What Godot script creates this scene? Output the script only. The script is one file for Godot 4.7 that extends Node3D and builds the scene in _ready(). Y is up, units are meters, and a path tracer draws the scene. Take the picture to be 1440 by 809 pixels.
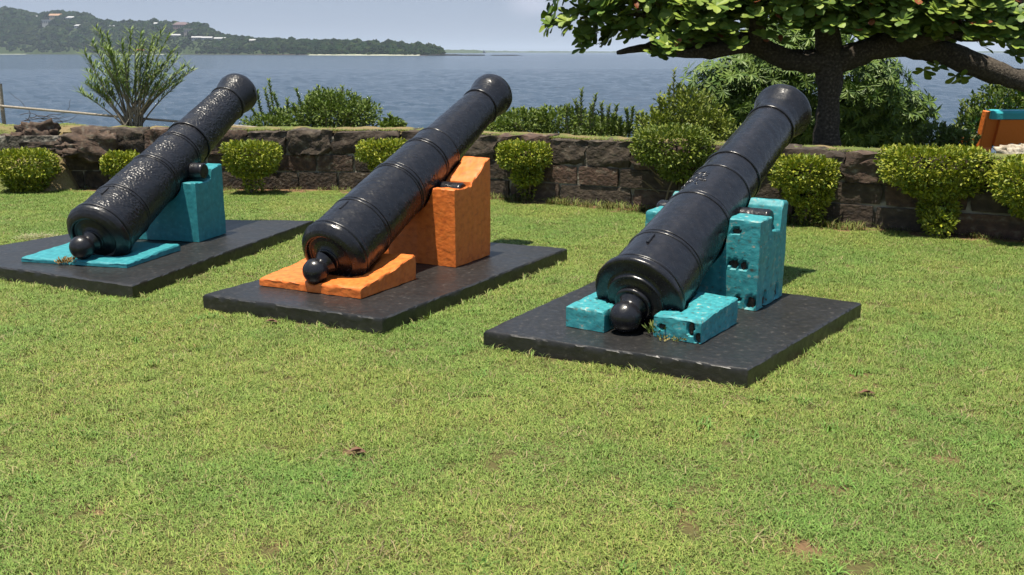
extends Node3D
# A clifftop lawn with three old cannons on painted blocks, a parapet of dark stone, a sea almond tree and a bay behind.

var rng := RandomNumberGenerator.new()
var nz := FastNoiseLite.new()
var nf := FastNoiseLite.new()
var M := {}
var taken := {}

const VC := 3.0   # vertex colours are kept three times as bright and the material a third, so that dark ones stay fine

class MB:
	var v := PackedVector3Array()
	var n := PackedVector3Array()
	var c := PackedColorArray()
	var i := PackedInt32Array()
	func vert(p: Vector3, nn: Vector3, col: Color) -> int:
		v.append(p); n.append(nn); c.append(Color(minf(col.r * 3.0, 1.0), minf(col.g * 3.0, 1.0), minf(col.b * 3.0, 1.0)))
		return v.size() - 1
	func tri(a: Vector3, b: Vector3, d: Vector3, col: Color) -> void:
		var nn := (d - a).cross(b - a).normalized()
		var k := v.size()
		vert(a, nn, col); vert(b, nn, col); vert(d, nn, col)
		i.append(k); i.append(k + 1); i.append(k + 2)
	func quad(a: Vector3, b: Vector3, d: Vector3, e: Vector3, col: Color) -> void:
		tri(a, b, d, col); tri(a, d, e, col)
	func box(lo: Vector3, hi: Vector3, col: Color) -> void:
		var p := func(x, y, z): return Vector3(hi.x if x else lo.x, hi.y if y else lo.y, hi.z if z else lo.z)
		quad(p.call(0, 0, 1), p.call(0, 1, 1), p.call(1, 1, 1), p.call(1, 0, 1), col)
		quad(p.call(1, 0, 0), p.call(1, 1, 0), p.call(0, 1, 0), p.call(0, 0, 0), col)
		quad(p.call(0, 0, 0), p.call(0, 1, 0), p.call(0, 1, 1), p.call(0, 0, 1), col)
		quad(p.call(1, 0, 1), p.call(1, 1, 1), p.call(1, 1, 0), p.call(1, 0, 0), col)
		quad(p.call(0, 1, 1), p.call(0, 1, 0), p.call(1, 1, 0), p.call(1, 1, 1), col)
		quad(p.call(0, 0, 0), p.call(0, 0, 1), p.call(1, 0, 1), p.call(1, 0, 0), col)
	func tube(pts: Array, rad: Array, sides: int, col: Color, rough := 0.0, noise: FastNoiseLite = null) -> void:
		var prev := Vector3.ZERO
		var base := v.size()
		for k in pts.size():
			var d: Vector3 = (pts[mini(k + 1, pts.size() - 1)] - pts[maxi(k - 1, 0)]).normalized()
			var x := prev
			if k == 0:
				x = d.cross(Vector3(0.31, 0.2, 0.93)).normalized()
			x = (x - d * x.dot(d)).normalized()
			prev = x
			var y := d.cross(x)
			for s in sides:
				var a := TAU * s / sides
				var o := x * cos(a) + y * sin(a)
				var r: float = rad[k]
				if noise:
					r *= 1.0 + rough * noise.get_noise_3dv((pts[k] + o * r) * 60.0)
				vert(pts[k] + o * r, o, col)
		for k in pts.size() - 1:
			for s in sides:
				var a := base + k * sides + s
				var b := base + k * sides + (s + 1) % sides
				i.append_array(PackedInt32Array([a, a + sides, b, b, a + sides, b + sides]))
		var e := base + (pts.size() - 1) * sides
		for s in range(1, sides - 1):
			i.append_array(PackedInt32Array([e, e + s + 1, e + s]))
			i.append_array(PackedInt32Array([base, base + s, base + s + 1]))
	# a small leaf: base, two shoulders, tip, folded along the midrib
	func leaf(p: Vector3, d: Vector3, up: Vector3, length: float, width: float, fold: float, col: Color) -> void:
		var side := d.cross(up).normalized()
		var nn := side.cross(d).normalized()
		var m := p + d * length * 0.45
		var l := m - side * width * 0.5 + nn * fold * width
		var r := m + side * width * 0.5 + nn * fold * width
		var tip := p + d * length - nn * fold * width * 0.4
		tri(p, l, tip, col); tri(p, tip, r, col)
	# a broad leaf, widest towards its end
	func broad(p: Vector3, d: Vector3, up: Vector3, length: float, width: float, fold: float, droop: float, col: Color) -> void:
		var side := d.cross(up).normalized()
		var nn := side.cross(d).normalized()
		var q := [p, p + d * length * 0.35, p + d * length * 0.72 - nn * droop * length * 0.4, p + d * length - nn * droop * length]
		var w := [0.06, 0.3, 0.5, 0.0]
		for k in 3:
			for s in [-1.0, 1.0]:
				var a: Vector3 = q[k]
				var b: Vector3 = q[k + 1]
				var a2: Vector3 = a + (side * s + nn * fold) * w[k] * width
				var b2: Vector3 = b + (side * s + nn * fold) * w[k + 1] * width
				if k == 2:
					b2 = b
					a2 = a + (side * s + nn * fold) * 0.5 * width
					var mid: Vector3 = a2.lerp(b, 0.55) + side * s * width * 0.14
					if s > 0:
						tri(a, mid, a2, col); tri(a, b, mid, col)
					else:
						tri(a, a2, mid, col); tri(a, mid, b, col)
				elif s > 0:
					quad(a, b, b2, a2, col)
				else:
					quad(a, a2, b2, b, col)
	func mesh(m: Material) -> ArrayMesh:
		var arr := []
		arr.resize(Mesh.ARRAY_MAX)
		arr[Mesh.ARRAY_VERTEX] = v; arr[Mesh.ARRAY_NORMAL] = n; arr[Mesh.ARRAY_COLOR] = c; arr[Mesh.ARRAY_INDEX] = i
		var me := ArrayMesh.new()
		me.add_surface_from_arrays(Mesh.PRIMITIVE_TRIANGLES, arr)
		me.surface_set_material(0, m)
		return me

func numbered(called: String) -> String:
	var k: int = taken.get(called, 0)
	taken[called] = k + 1
	return called if k == 0 else "%s_%03d" % [called, k]

func tag(o: Node3D, label := "", category := "", group := "", kind := "") -> Node3D:
	for p in [["label", label], ["category", category], ["group", group], ["kind", kind]]:
		if p[1] != "":
			o.set_meta(p[0], p[1])
	return o

func thing(called: String, label: String, category: String, at := Vector3.ZERO, turn := 0.0, group := "") -> Node3D:
	var o := Node3D.new()
	o.name = numbered(called)
	add_child(o)
	o.position = at
	o.rotation.y = turn
	tag(o, label, category, group)
	return o

func part(called: String, me: Mesh, parent: Node3D, label := "") -> MeshInstance3D:
	var o := MeshInstance3D.new()
	o.name = called
	o.mesh = me
	parent.add_child(o, true)
	if label != "":
		o.set_meta("label", label)
	return o

func single(called: String, me: Mesh, label := "", category := "", group := "", kind := "") -> MeshInstance3D:
	var o := MeshInstance3D.new()
	o.name = numbered(called)
	o.mesh = me
	add_child(o)
	tag(o, label, category, group, kind)
	return o

func lin(r: float, g: float, b: float) -> Color:
	return Color(r, g, b).linear_to_srgb()

func noise_tex(freq: float, ramp: Array, normal := 0.0, sd := 1, size := 512, octaves := 5, kind := FastNoiseLite.TYPE_SIMPLEX_SMOOTH) -> NoiseTexture2D:
	var f := FastNoiseLite.new()
	f.noise_type = kind
	f.frequency = freq
	f.seed = sd
	f.fractal_octaves = octaves
	var t := NoiseTexture2D.new()
	t.width = size
	t.height = size
	t.seamless = true
	t.noise = f
	if normal > 0.0:
		t.as_normal_map = true
		t.bump_strength = normal
	elif ramp.size():
		var g := Gradient.new()
		var off := PackedFloat32Array()
		var cols := PackedColorArray()
		for r in ramp:
			off.append(r[0]); cols.append(r[1])
		g.offsets = off
		g.colors = cols
		t.color_ramp = g
	return t

func mat(called: String, col: Color, rough: float, o := {}) -> StandardMaterial3D:
	var m := StandardMaterial3D.new()
	m.resource_name = called
	m.albedo_color = col
	m.roughness = rough
	m.cull_mode = BaseMaterial3D.CULL_DISABLED
	if o.has("tex"):
		m.albedo_texture = o.tex
	if o.has("rtex"):
		m.roughness_texture = o.rtex
		m.roughness_texture_channel = BaseMaterial3D.TEXTURE_CHANNEL_RED
	if o.has("ntex"):
		m.normal_enabled = true
		m.normal_texture = o.ntex
		m.normal_scale = o.get("nscale", 1.0)
	if o.has("htex"):
		m.heightmap_enabled = true
		m.heightmap_texture = o.htex
		m.heightmap_scale = o.get("hscale", 1.0)
	if o.has("tri"):
		m.uv1_triplanar = true
		m.uv1_world_triplanar = o.get("world", true)
		m.uv1_scale = Vector3.ONE * float(o.tri)
	if o.get("vc", false):
		m.vertex_color_use_as_albedo = true
		m.albedo_color = lin(col.r / VC, col.g / VC, col.b / VC)
	if o.has("back"):
		m.backlight_enabled = true
		m.backlight = o.back
	if o.has("spec"):
		m.metallic_specular = o.spec
	if o.has("coat"):
		m.clearcoat_enabled = true
		m.clearcoat = o.coat
		m.clearcoat_roughness = o.get("coat_rough", 0.15)
	return m

func make_materials() -> void:
	var W := Color.WHITE
	var grain := noise_tex(0.03, [], 0.0, 3)
	M.paint = mat("black gloss paint", Color.WHITE, 0.38, {tex = noise_tex(0.012, [[0.0, lin(.007, .007, .009)], [0.5, lin(.01, .01, .0125)], [0.75, lin(.014, .0135, .016)], [1.0, lin(.024, .022, .022)]], 0.0, 8), ntex = noise_tex(0.02, [], 3.0, 5), nscale = 0.4, tri = 3.0, world = false, spec = 0.46, rtex = noise_tex(0.01, [[0.0, Color(.5, .5, .5)], [0.45, Color(.7, .7, .7)], [1.0, Color(1, 1, 1)]], 0.0, 9)})
	M.old_paint = M.paint.duplicate()
	M.old_paint.roughness = 0.47
	M.slab = mat("black painted concrete", Color.WHITE, 0.48, {tex = noise_tex(0.02, [[0.0, lin(.011, .011, .011)], [0.5, lin(.0155, .015, .0145)], [0.68, lin(.019, .018, .017)], [0.8, lin(.03, .027, .025)], [1.0, lin(.11, .1, .085)]], 0.0, 21, 1024, 6), rtex = noise_tex(0.006, [[0.0, Color(.75, .75, .75)], [1.0, Color(1, 1, 1)]], 0.0, 22), ntex = noise_tex(0.03, [], 4.0, 23), nscale = 0.3, tri = 0.9})
	M.teal = mat("turquoise paint on concrete", Color.WHITE, 0.55, {tex = noise_tex(0.011, [[0.0, lin(.018, .15, .165)], [0.22, lin(.02, .18, .21)], [0.5, lin(.024, .212, .245)], [0.74, lin(.03, .24, .27)], [0.86, lin(.06, .3, .32)], [1.0, lin(.3, .35, .33)]], 0.0, 31, 1024, 6), ntex = noise_tex(0.025, [], 4.0, 32), nscale = 0.3, tri = 1.4, world = true})
	M.teal_worn = mat("worn turquoise paint on concrete", Color.WHITE, 0.55, {tex = noise_tex(0.012, [[0.0, lin(.02, .02, .015)], [0.13, lin(.05, .05, .03)], [0.2, lin(.04, .17, .18)], [0.3, lin(.026, .2, .225)], [0.55, lin(.03, .245, .27)], [0.76, lin(.045, .28, .3)], [0.8, lin(.14, .33, .33)], [0.84, lin(.36, .33, .26)], [1.0, lin(.38, .34, .27)]], 0.0, 37, 1024, 6), ntex = noise_tex(0.03, [], 6.0, 38), nscale = 0.3, tri = 1.6, world = true})
	M.orange = mat("orange paint on concrete", Color.WHITE, 0.55, {tex = noise_tex(0.012, [[0.0, lin(.36, .07, .012)], [0.35, lin(.58, .14, .02)], [0.6, lin(.64, .16, .024)], [0.85, lin(.68, .19, .035)], [1.0, lin(.7, .28, .1)]], 0.0, 41, 1024, 6), ntex = noise_tex(0.02, [], 6.0, 42), nscale = 0.5, tri = 1.5, world = true})
	for k in 4:
		var b: float = [0.044, 0.056, 0.038, 0.066][k]
		var w: float = [1.0, 0.86, 0.95, 0.8][k]
		M["stone%d" % k] = mat("dark weathered stone", Color.WHITE, 0.95, {tex = noise_tex(0.014, [[0.0, lin(b * .35, b * .32, b * .28)], [0.4, lin(b * 1.0, b * .72 * w, b * .5 * w)], [0.62, lin(b * 1.4, b * 1.02 * w, b * .7 * w)], [0.78, lin(b * 2.0, b * 1.6, b * 1.15)], [1.0, lin(b * 4.0, b * 3.6, b * 3.0)]], 0.0, 51 + k, 512, 6), ntex = noise_tex(0.03, [], 8.0, 61 + k), nscale = 0.8, tri = 1.3})
	M.mortar = mat("pale lime mortar", Color.WHITE, 0.95, {tex = noise_tex(0.01, [[0.0, lin(.03, .026, .02)], [0.42, lin(.08, .07, .055)], [0.58, lin(.24, .215, .175)], [1.0, lin(.38, .35, .3)]], 0.0, 71), ntex = noise_tex(0.04, [], 6.0, 72), tri = 0.8})
	M.pale_rock = mat("pale limestone", Color.WHITE, 0.9, {tex = noise_tex(0.015, [[0.0, lin(.07, .055, .04)], [0.35, lin(.26, .22, .16)], [0.6, lin(.42, .37, .29)], [1.0, lin(.55, .5, .42)]], 0.0, 75), ntex = noise_tex(0.03, [], 10.0, 76), tri = 2.0})
	M.soil = mat("lawn soil and thatch", W, 0.95, {vc = true, ntex = noise_tex(0.05, [], 10.0, 81), tri = 1.7, spec = 0.2})
	M.blade = mat("grass blade", W, 0.55, {vc = true, spec = 0.35, back = Color(.42, .45, .2)})
	M.turf = mat("rough turf", W, 0.95, {vc = true, ntex = noise_tex(0.05, [], 12.0, 83), tri = 1.5, spec = 0.2})
	M.leaf = mat("leaf", W, 0.55, {vc = true, spec = 0.4, back = Color(.5, .55, .2)})
	M.gloss_leaf = mat("glossy leaf", W, 0.52, {vc = true, spec = 0.4, back = Color(.42, .48, .15)})
	M.bark = mat("bark", Color.WHITE, 0.95, {tex = noise_tex(0.02, [[0.0, lin(.018, .014, .01)], [0.5, lin(.05, .04, .03)], [0.72, lin(.085, .07, .054)], [1.0, lin(.22, .19, .155)]], 0.0, 91), ntex = noise_tex(0.03, [], 14.0, 92), tri = 2.2})
	M.twig = mat("twig", W, 0.85, {vc = true})
	M.bamboo = mat("weathered pole", Color.WHITE, 0.75, {tex = noise_tex(0.02, [[0.0, lin(.13, .11, .085)], [0.5, lin(.27, .235, .185)], [1.0, lin(.42, .38, .32)]], 0.0, 95), tri = 3.0})
	M.sea = mat("sea water", lin(.034, .056, .082), 0.12, {ntex = noise_tex(0.03, [], 9.0, 101, 1024, 5), nscale = 1.2, tri = 0.24, spec = 0.5})
	M.hill = mat("wooded hillside", W, 0.95, {vc = true, spec = 0.1})
	M.crown = mat("far tree crown", W, 0.9, {vc = true, spec = 0.1})
	M.wall = mat("rendered wall", W, 0.85, {vc = true})

func smooth(a: float, b: float, x: float) -> float:
	var t := clampf((x - a) / (b - a), 0.0, 1.0)
	return t * t * (3.0 - 2.0 * t)

func rand_dir() -> Vector3:
	var z := rng.randf_range(-1, 1)
	var a := rng.randf_range(0, TAU)
	var r := sqrt(1.0 - z * z)
	return Vector3(r * cos(a), z, r * sin(a))

# normals that stay sharp across edges steeper than the given cosine
func creased(v: PackedVector3Array, t: PackedInt32Array, cosine: float, m: Material, cols := PackedColorArray()) -> ArrayMesh:
	var fn := PackedVector3Array()
	var at := []
	at.resize(v.size())
	for k in v.size():
		at[k] = []
	for f in t.size() / 3:
		var a := v[t[f * 3]]
		var nn := (v[t[f * 3 + 2]] - a).cross(v[t[f * 3 + 1]] - a)
		fn.append(nn)
		for k in 3:
			at[t[f * 3 + k]].append(f)
	var b := MB.new()
	for f in t.size() / 3:
		var own := fn[f].normalized()
		for k in 3:
			var sum := Vector3.ZERO
			for g in at[t[f * 3 + k]]:
				if fn[g].normalized().dot(own) > cosine:
					sum += fn[g]
			b.vert(v[t[f * 3 + k]], sum.normalized() if sum.length() > 0 else own, cols[t[f * 3 + k]] if cols.size() else Color(.33, .33, .33))
			b.i.append(b.i.size())
	return b.mesh(m)

# a block with a shaped top over a quadrilateral plan: where.call(u, v) -> Vector2(x, z), top.call(x, z) -> y
func block(nu: int, nv: int, where: Callable, top: Callable, base: float, bevel: float, bump: float, m: Material, sd := 1, holes := []) -> ArrayMesh:
	nf.seed = sd
	var us := [0.0]
	var vs := [0.0]
	var ex := (where.call(0.0, 0.0) as Vector2).distance_to(where.call(1.0, 0.0))
	var ez := (where.call(0.0, 0.0) as Vector2).distance_to(where.call(0.0, 1.0))
	var bu := bevel / ex
	var bv := bevel / ez
	for k in nu + 1:
		us.append(lerpf(bu, 1.0 - bu, float(k) / nu))
	for k in nv + 1:
		vs.append(lerpf(bv, 1.0 - bv, float(k) / nv))
	us.append(1.0)
	vs.append(1.0)
	var v := PackedVector3Array()
	var t := PackedInt32Array()
	var w := us.size()
	var centre: Vector2 = where.call(0.5, 0.5)
	for b in vs.size():
		for a in w:
			var p: Vector2 = where.call(us[a], vs[b])
			var edge: bool = a == 0 or b == 0 or a == w - 1 or b == vs.size() - 1
			var y: float = top.call(p.x, p.y)
			var q := Vector3(p.x, y, p.y)
			if y > base + 0.03:
				q.y += bump * nf.get_noise_3dv(q * 14.0)
			if edge:
				q.y = maxf(q.y - bevel * (1.0 + 0.5 * nf.get_noise_3dv(q * 22.0)), base + 0.004)
				var o := (p - centre).normalized() * bump * nf.get_noise_3dv(q * 14.0 + Vector3(9, 3, 1))
				q += Vector3(o.x, 0, o.y)
			v.append(q)
	for b in vs.size() - 1:
		for a in w - 1:
			var k := b * w + a
			t.append_array(PackedInt32Array([k, k + 1, k + w, k + 1, k + w + 1, k + w]))
	# is the plan mirrored?
	var flip := false
	var nn := (v[t[2]] - v[t[0]]).cross(v[t[1]] - v[t[0]])
	if nn.y < 0:
		flip = true
	# skirt
	var ring := []
	for a in w:
		ring.append(a)
	for b in range(1, vs.size()):
		ring.append(b * w + w - 1)
	for a in range(w - 2, -1, -1):
		ring.append((vs.size() - 1) * w + a)
	for b in range(vs.size() - 2, 0, -1):
		ring.append(b * w)
	var prev := ring.duplicate()
	var rows := 30 if holes.size() else 5
	for r in range(1, rows + 1):
		var now := []
		for k in ring.size():
			var p := v[ring[k]]
			var q := Vector3(p.x, lerpf(p.y, base, float(r) / rows), p.z)
			var o := (Vector2(p.x, p.z) - centre).normalized() * bump * 1.2 * nf.get_noise_3dv(q * 14.0 + Vector3(5, 5, 5))
			for h in holes:
				var dd: float = (Vector2(q.x - h[0].x, q.z - h[0].z).length() * Vector2(q.x - h[0].x, q.z - h[0].z).length() / (h[1].x * h[1].x)) + (q.y - h[0].y) * (q.y - h[0].y) / (h[1].y * h[1].y) + 0.6 * nf.get_noise_3dv(q * 60.0)
				if dd < 1.0:
					var push := 0.035 * sqrt(1.0 - maxf(dd, 0.0))
					if absf(h[2].x) > 0.5:
						q.x -= h[2].x * push
					else:
						q.z -= h[2].z * push
			now.append(v.size())
			v.append(q + Vector3(o.x, 0, o.y))
		for k in ring.size():
			var k2 := (k + 1) % ring.size()
			t.append_array(PackedInt32Array([prev[k], now[k], prev[k2], prev[k2], now[k], now[k2]]))
		prev = now
	if flip:
		for f in t.size() / 3:
			var x := t[f * 3 + 1]
			t[f * 3 + 1] = t[f * 3 + 2]
			t[f * 3 + 2] = x
	return creased(v, t, 0.72, m)

# turned shape along an axis: profile of (distance along, radius)
func lathe(prof: Array, org: Vector3, ax: Vector3, ds: float, segs: int, m: Material, low := 0.0, pit := 0.0, pit_freq := 1.0) -> ArrayMesh:
	var pts := []
	for k in prof.size() - 1:
		var a: Vector2 = prof[k]
		var b: Vector2 = prof[k + 1]
		var cnt := maxi(1, int(ceil(a.distance_to(b) / ds)))
		for j in cnt:
			pts.append(a.lerp(b, float(j) / cnt))
	pts.append(prof[prof.size() - 1])
	var x := ax.cross(Vector3.UP).normalized()
	var y := x.cross(ax).normalized()
	var rows := pts.size()
	var pos := PackedVector3Array()
	for k in rows:
		var q: Vector2 = pts[k]
		for s in segs:
			var a := TAU * s / segs
			var o := x * cos(a) + y * sin(a)
			var p := org + ax * q.x + o * q.y
			if q.y > 0.004 and (low > 0.0 or pit > 0.0):
				var d := low * nz.get_noise_3dv(p * 16.0)
				if pit > 0.0:
					var area := smooth(-0.4, 0.15, nz.get_noise_3dv(p * 5.0 + Vector3(3, 1, 7)))
					var g := nf.get_noise_3dv(p * 100.0 * pit_freq)
					d += pit * (0.35 + 0.65 * area) * (g - 0.6 * absf(nf.get_noise_3dv(p * 220.0 * pit_freq)))
				p += o * d
			pos.append(p)
	var b := MB.new()
	for k in rows:
		for s in segs:
			var du := pos[k * segs + (s + 1) % segs] - pos[k * segs + (s + segs - 1) % segs]
			var dv := pos[mini(k + 1, rows - 1) * segs + s] - pos[maxi(k - 1, 0) * segs + s]
			var nn := dv.cross(du)
			if nn.length() < 1e-12:
				nn = ax * (1.0 if k > rows / 2 else -1.0)
			b.vert(pos[k * segs + s], nn.normalized(), Color(.33, .33, .33))
	for k in rows - 1:
		for s in segs:
			var p := k * segs + s
			var q := k * segs + (s + 1) % segs
			b.i.append_array(PackedInt32Array([p, q, p + segs, q, q + segs, p + segs]))
	return b.mesh(m)

func _ready() -> void:
	rng.seed = 20240611
	nz.noise_type = FastNoiseLite.TYPE_SIMPLEX_SMOOTH
	nz.frequency = 0.5
	nz.fractal_octaves = 3
	nz.seed = 4
	nf.noise_type = FastNoiseLite.TYPE_SIMPLEX_SMOOTH
	nf.frequency = 0.5
	nf.fractal_octaves = 2
	nf.seed = 9
	make_camera_and_light()
	make_materials()
	make_ground()
	make_sea()
	make_far_shore()
	make_parapet()
	make_cannons()
	make_hedges()
	make_small_things()
	make_bench()
	make_fence()
	make_bushes()
	make_almond()
	make_grass()

func make_camera_and_light() -> void:
	var cam := Camera3D.new()
	cam.name = "camera"
	cam.position = Vector3(0, 1.65, 0)
	cam.rotation_degrees = Vector3(-13.32, 0, 0)
	cam.fov = 32.22
	cam.near = 0.05
	cam.far = 60000.0
	add_child(cam)
	cam.current = true
	var env := Environment.new()
	env.tonemap_mode = Environment.TONE_MAPPER_LINEAR
	env.tonemap_exposure = 1.74
	env.background_mode = Environment.BG_SKY
	env.sdfgi_enabled = true
	env.ssao_enabled = true
	env.ssil_enabled = true
	env.fog_enabled = true
	env.fog_density = 0.00007
	env.fog_light_color = Color(0.86, 0.92, 1.0)
	var sk := ProceduralSkyMaterial.new()
	sk.sky_top_color = lin(.19, .265, .39)
	sk.sky_horizon_color = lin(.232, .268, .328)
	sk.sky_curve = 0.14
	sk.ground_bottom_color = lin(.1, .12, .12)
	sk.ground_horizon_color = lin(.232, .268, .328)
	var im := Image.create(1024, 512, false, Image.FORMAT_RGBA8)
	var cn := FastNoiseLite.new()
	cn.seed = 12
	cn.frequency = 1.0
	cn.fractal_octaves = 5
	for y in 256:
		var el := (0.5 - (y + 0.5) / 512.0) * PI
		for x in 1024:
			var az := wrapf((x + 0.5) / 1024.0 * TAU, -PI, PI)
			var d := Vector3(cos(el) * sin(az), sin(el), -cos(el) * cos(az))
			var q := d / (d.y + 0.12)
			var c := smooth(0.22, 0.6, cn.get_noise_3d(q.x * 0.9, 3.0, q.z * 0.9)) * smooth(0.06, 0.3, d.y)
			# the one small cloud that the picture shows low over the bay
			var e := Vector2((az - 0.02) / 0.034, (el - 0.047) / 0.019)
			c = maxf(c, (1.0 - smooth(0.2, 1.0, e.length() + 0.35 * cn.get_noise_2d(az * 60.0, el * 90.0))) * 0.5)
			im.set_pixel(x, y, Color(1, 0.96, 0.95, c))
	sk.sky_cover = ImageTexture.create_from_image(im)
	sk.sky_cover_modulate = Color(.62, .6, .62, 0.6)
	var sky := Sky.new()
	sky.sky_material = sk
	env.sky = sky
	var we := WorldEnvironment.new()
	we.name = "environment"
	we.environment = env
	add_child(we)
	var sun := DirectionalLight3D.new()
	sun.name = "sun"
	sun.light_energy = 1.6
	sun.light_color = Color(1.0, 0.965, 0.9)
	sun.light_angular_distance = 0.53
	sun.shadow_enabled = true
	sun.sky_mode = DirectionalLight3D.SKY_MODE_LIGHT_ONLY
	add_child(sun)
	var to := Vector3(-0.15, 1.0, 0.14).normalized()
	sun.look_at_from_position(to * 50.0, Vector3.ZERO, Vector3(0, 0, 1))

# ---------------------------------------------------------------- ground
const WALL := [Vector2(-9.5, -12.25), Vector2(-1.35, -11.93), Vector2(7.6, -6.9)]
const GY := 0.03

func wall_z(x: float) -> float:
	if x < WALL[1].x:
		return lerpf(WALL[0].y, WALL[1].y, (x - WALL[0].x) / (WALL[1].x - WALL[0].x))
	return lerpf(WALL[1].y, WALL[2].y, (x - WALL[1].x) / (WALL[2].x - WALL[1].x))

# bare or worn places of the lawn: x, z, radius, strength
var bare := []

func bare_at(x: float, z: float) -> float:
	var b := 0.0
	for q in bare:
		var d: float = Vector2((x - q[0]) , (z - q[1])).length() / q[2]
		if d < 1.6:
			b = maxf(b, q[3] * (1.0 - smooth(0.55, 1.15, d + 0.5 * nz.get_noise_3d(x * 30.0, 0, z * 30.0))))
	var w := wall_z(x) - z
	if w > -0.75:
		b = maxf(b, 1.0 - smooth(0.14, 0.4, -w + 0.3 * nz.get_noise_3d(x * 5.0, 0, z * 5.0)))
	return b

func make_ground() -> void:
	bare = [[-0.70, -3.89, 0.050, 1.00], [-1.46, -3.30, 0.050, 0.90], [-1.52, -3.23, 0.035, 0.80], [-0.42, -3.08, 0.050, 0.70], [0.98, -3.03, 0.090, 0.90], [1.07, -2.96, 0.050, 0.80], [1.38, -3.03, 0.060, 0.80], [0.78, -2.91, 0.070, 0.60], [0.81, -3.63, 0.050, 0.70], [0.75, -3.53, 0.050, 0.70], [1.35, -4.09, 0.060, 0.70], [1.79, -4.86, 0.120, 0.55], [1.51, -3.44, 0.060, 0.70], [1.78, -3.41, 0.080, 0.70], [1.29, -3.84, 0.050, 0.50], [1.68, -4.64, 0.050, 0.70], [-0.22, -3.64, 0.060, 0.50], [1.76, -3.84, 0.120, 0.45], [1.24, -3.50, 0.100, 0.40], [-0.78, -3.10, 0.060, 0.60], [-0.33, -3.03, 0.050, 0.70], [0.61, -3.29, 0.080, 0.40], [2.16, -4.29, 0.080, 0.50], [1.00, -3.13, 0.050, 0.60], [0.80, -3.23, 0.070, 0.40]]
	# soil under the grass: one sheet from behind the camera to the parapet
	var b := MB.new()
	var nx := 230
	var nzr := 190
	for j in nzr + 1:
		for i in nx + 1:
			var x := lerpf(-10.0, 10.0, float(i) / nx)
			var z := lerpf(3.0, -12.6, float(j) / nzr)
			var y := GY + 0.006 * nz.get_noise_3d(x * 3.0, 0, z * 3.0)
			var s := bare_at(x, z)
			var t := 0.5 + 0.5 * nz.get_noise_3d(x * 9.0, 2, z * 9.0)
			var th := Color(.11, .09, .04).lerp(Color(.085, .085, .03), t)
			b.vert(Vector3(x, y, z), Vector3.UP, th.lerp(Color(.15, .085, .045).lerp(Color(.22, .14, .08), t), s))
	for j in nzr:
		for i in nx:
			var k := j * (nx + 1) + i
			b.i.append_array(PackedInt32Array([k, k + nx + 1, k + 1, k + 1, k + nx + 1, k + nx + 2]))
	single("lawn", b.mesh(M.soil), "", "", "", "structure")
	# the bank behind the parapet, falling to the sea
	b = MB.new()
	nx = 120
	nzr = 90
	for j in nzr + 1:
		for i in nx + 1:
			var x := lerpf(-30.0, 30.0, float(i) / nx)
			var d := 0.42 + 40.0 * pow(float(j) / nzr, 2.2)
			var z := wall_z(clampf(x, -9.5, 7.6)) - d
			if x > 7.6:
				z -= 0.35 * (x - 7.6)
			var p := Vector3(x, bank(x, z), z)
			var t := 0.5 + 0.5 * nz.get_noise_3d(x * 4.0, 0, z * 4.0)
			b.vert(p, Vector3.UP, Color(.11, .095, .04).lerp(Color(.07, .1, .03), t))
	for j in nzr:
		for i in nx:
			var k := j * (nx + 1) + i
			b.i.append_array(PackedInt32Array([k, k + nx + 1, k + 1, k + 1, k + nx + 1, k + nx + 2]))
	single("bank", b.mesh(M.turf), "", "", "", "structure")

func bank(x: float, z: float) -> float:
	var d := wall_z(clampf(x, -9.5, 7.6)) - z
	var y := 0.7 - 0.085 * d + 0.03 * nz.get_noise_3d(x * 2.0, 0, z * 2.0)
	if d > 7.5:
		y -= 0.33 * (d - 7.5)
	return maxf(y, -6.5)

func make_sea() -> void:
	var b := MB.new()
	var zs := []
	var d := 26.0
	while d < 3500.0:
		zs.append(d)
		d += maxf(0.75, d * 0.009) if d < 400.0 else d * 0.03
	zs.append_array([5000.0, 8000.0, 14000.0, 26000.0, 42000.0])
	var cols := 300
	for z: float in zs:
		for i in cols + 1:
			var x: float = (float(i) / cols - 0.5) * 2.0 * (z * 0.72 + 30.0)
			if z > 5000.0:
				x *= 1.6
			var fade := 1.0 - smooth(150.0, 700.0, z)
			var y := 0.0
			if fade > 0.0:
				y = fade * (0.42 * nz.get_noise_3d(x * 0.25, 0.0, z * 0.5) + 0.3 * nz.get_noise_3d(x * 0.9 + 50.0, 0.0, z * 1.4))
			b.vert(Vector3(x, -5.0 + y, -z), Vector3.UP, Color(.33, .33, .33))
	var w := cols + 1
	for j in zs.size():
		for i in w:
			var k := j * w + i
			if j < zs.size() - 1 and j > 0 and i > 0 and i < cols:
				b.n[k] = (b.v[k + 1] - b.v[k - 1]).cross(b.v[k - w] - b.v[k + w]).normalized() * -1.0
				if b.n[k].y < 0:
					b.n[k] = -b.n[k]
	for j in zs.size() - 1:
		for i in cols:
			var k := j * w + i
			b.i.append_array(PackedInt32Array([k, k + w, k + 1, k + 1, k + w, k + w + 1]))
	single("sea", b.mesh(M.sea), "", "", "", "structure")

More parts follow.
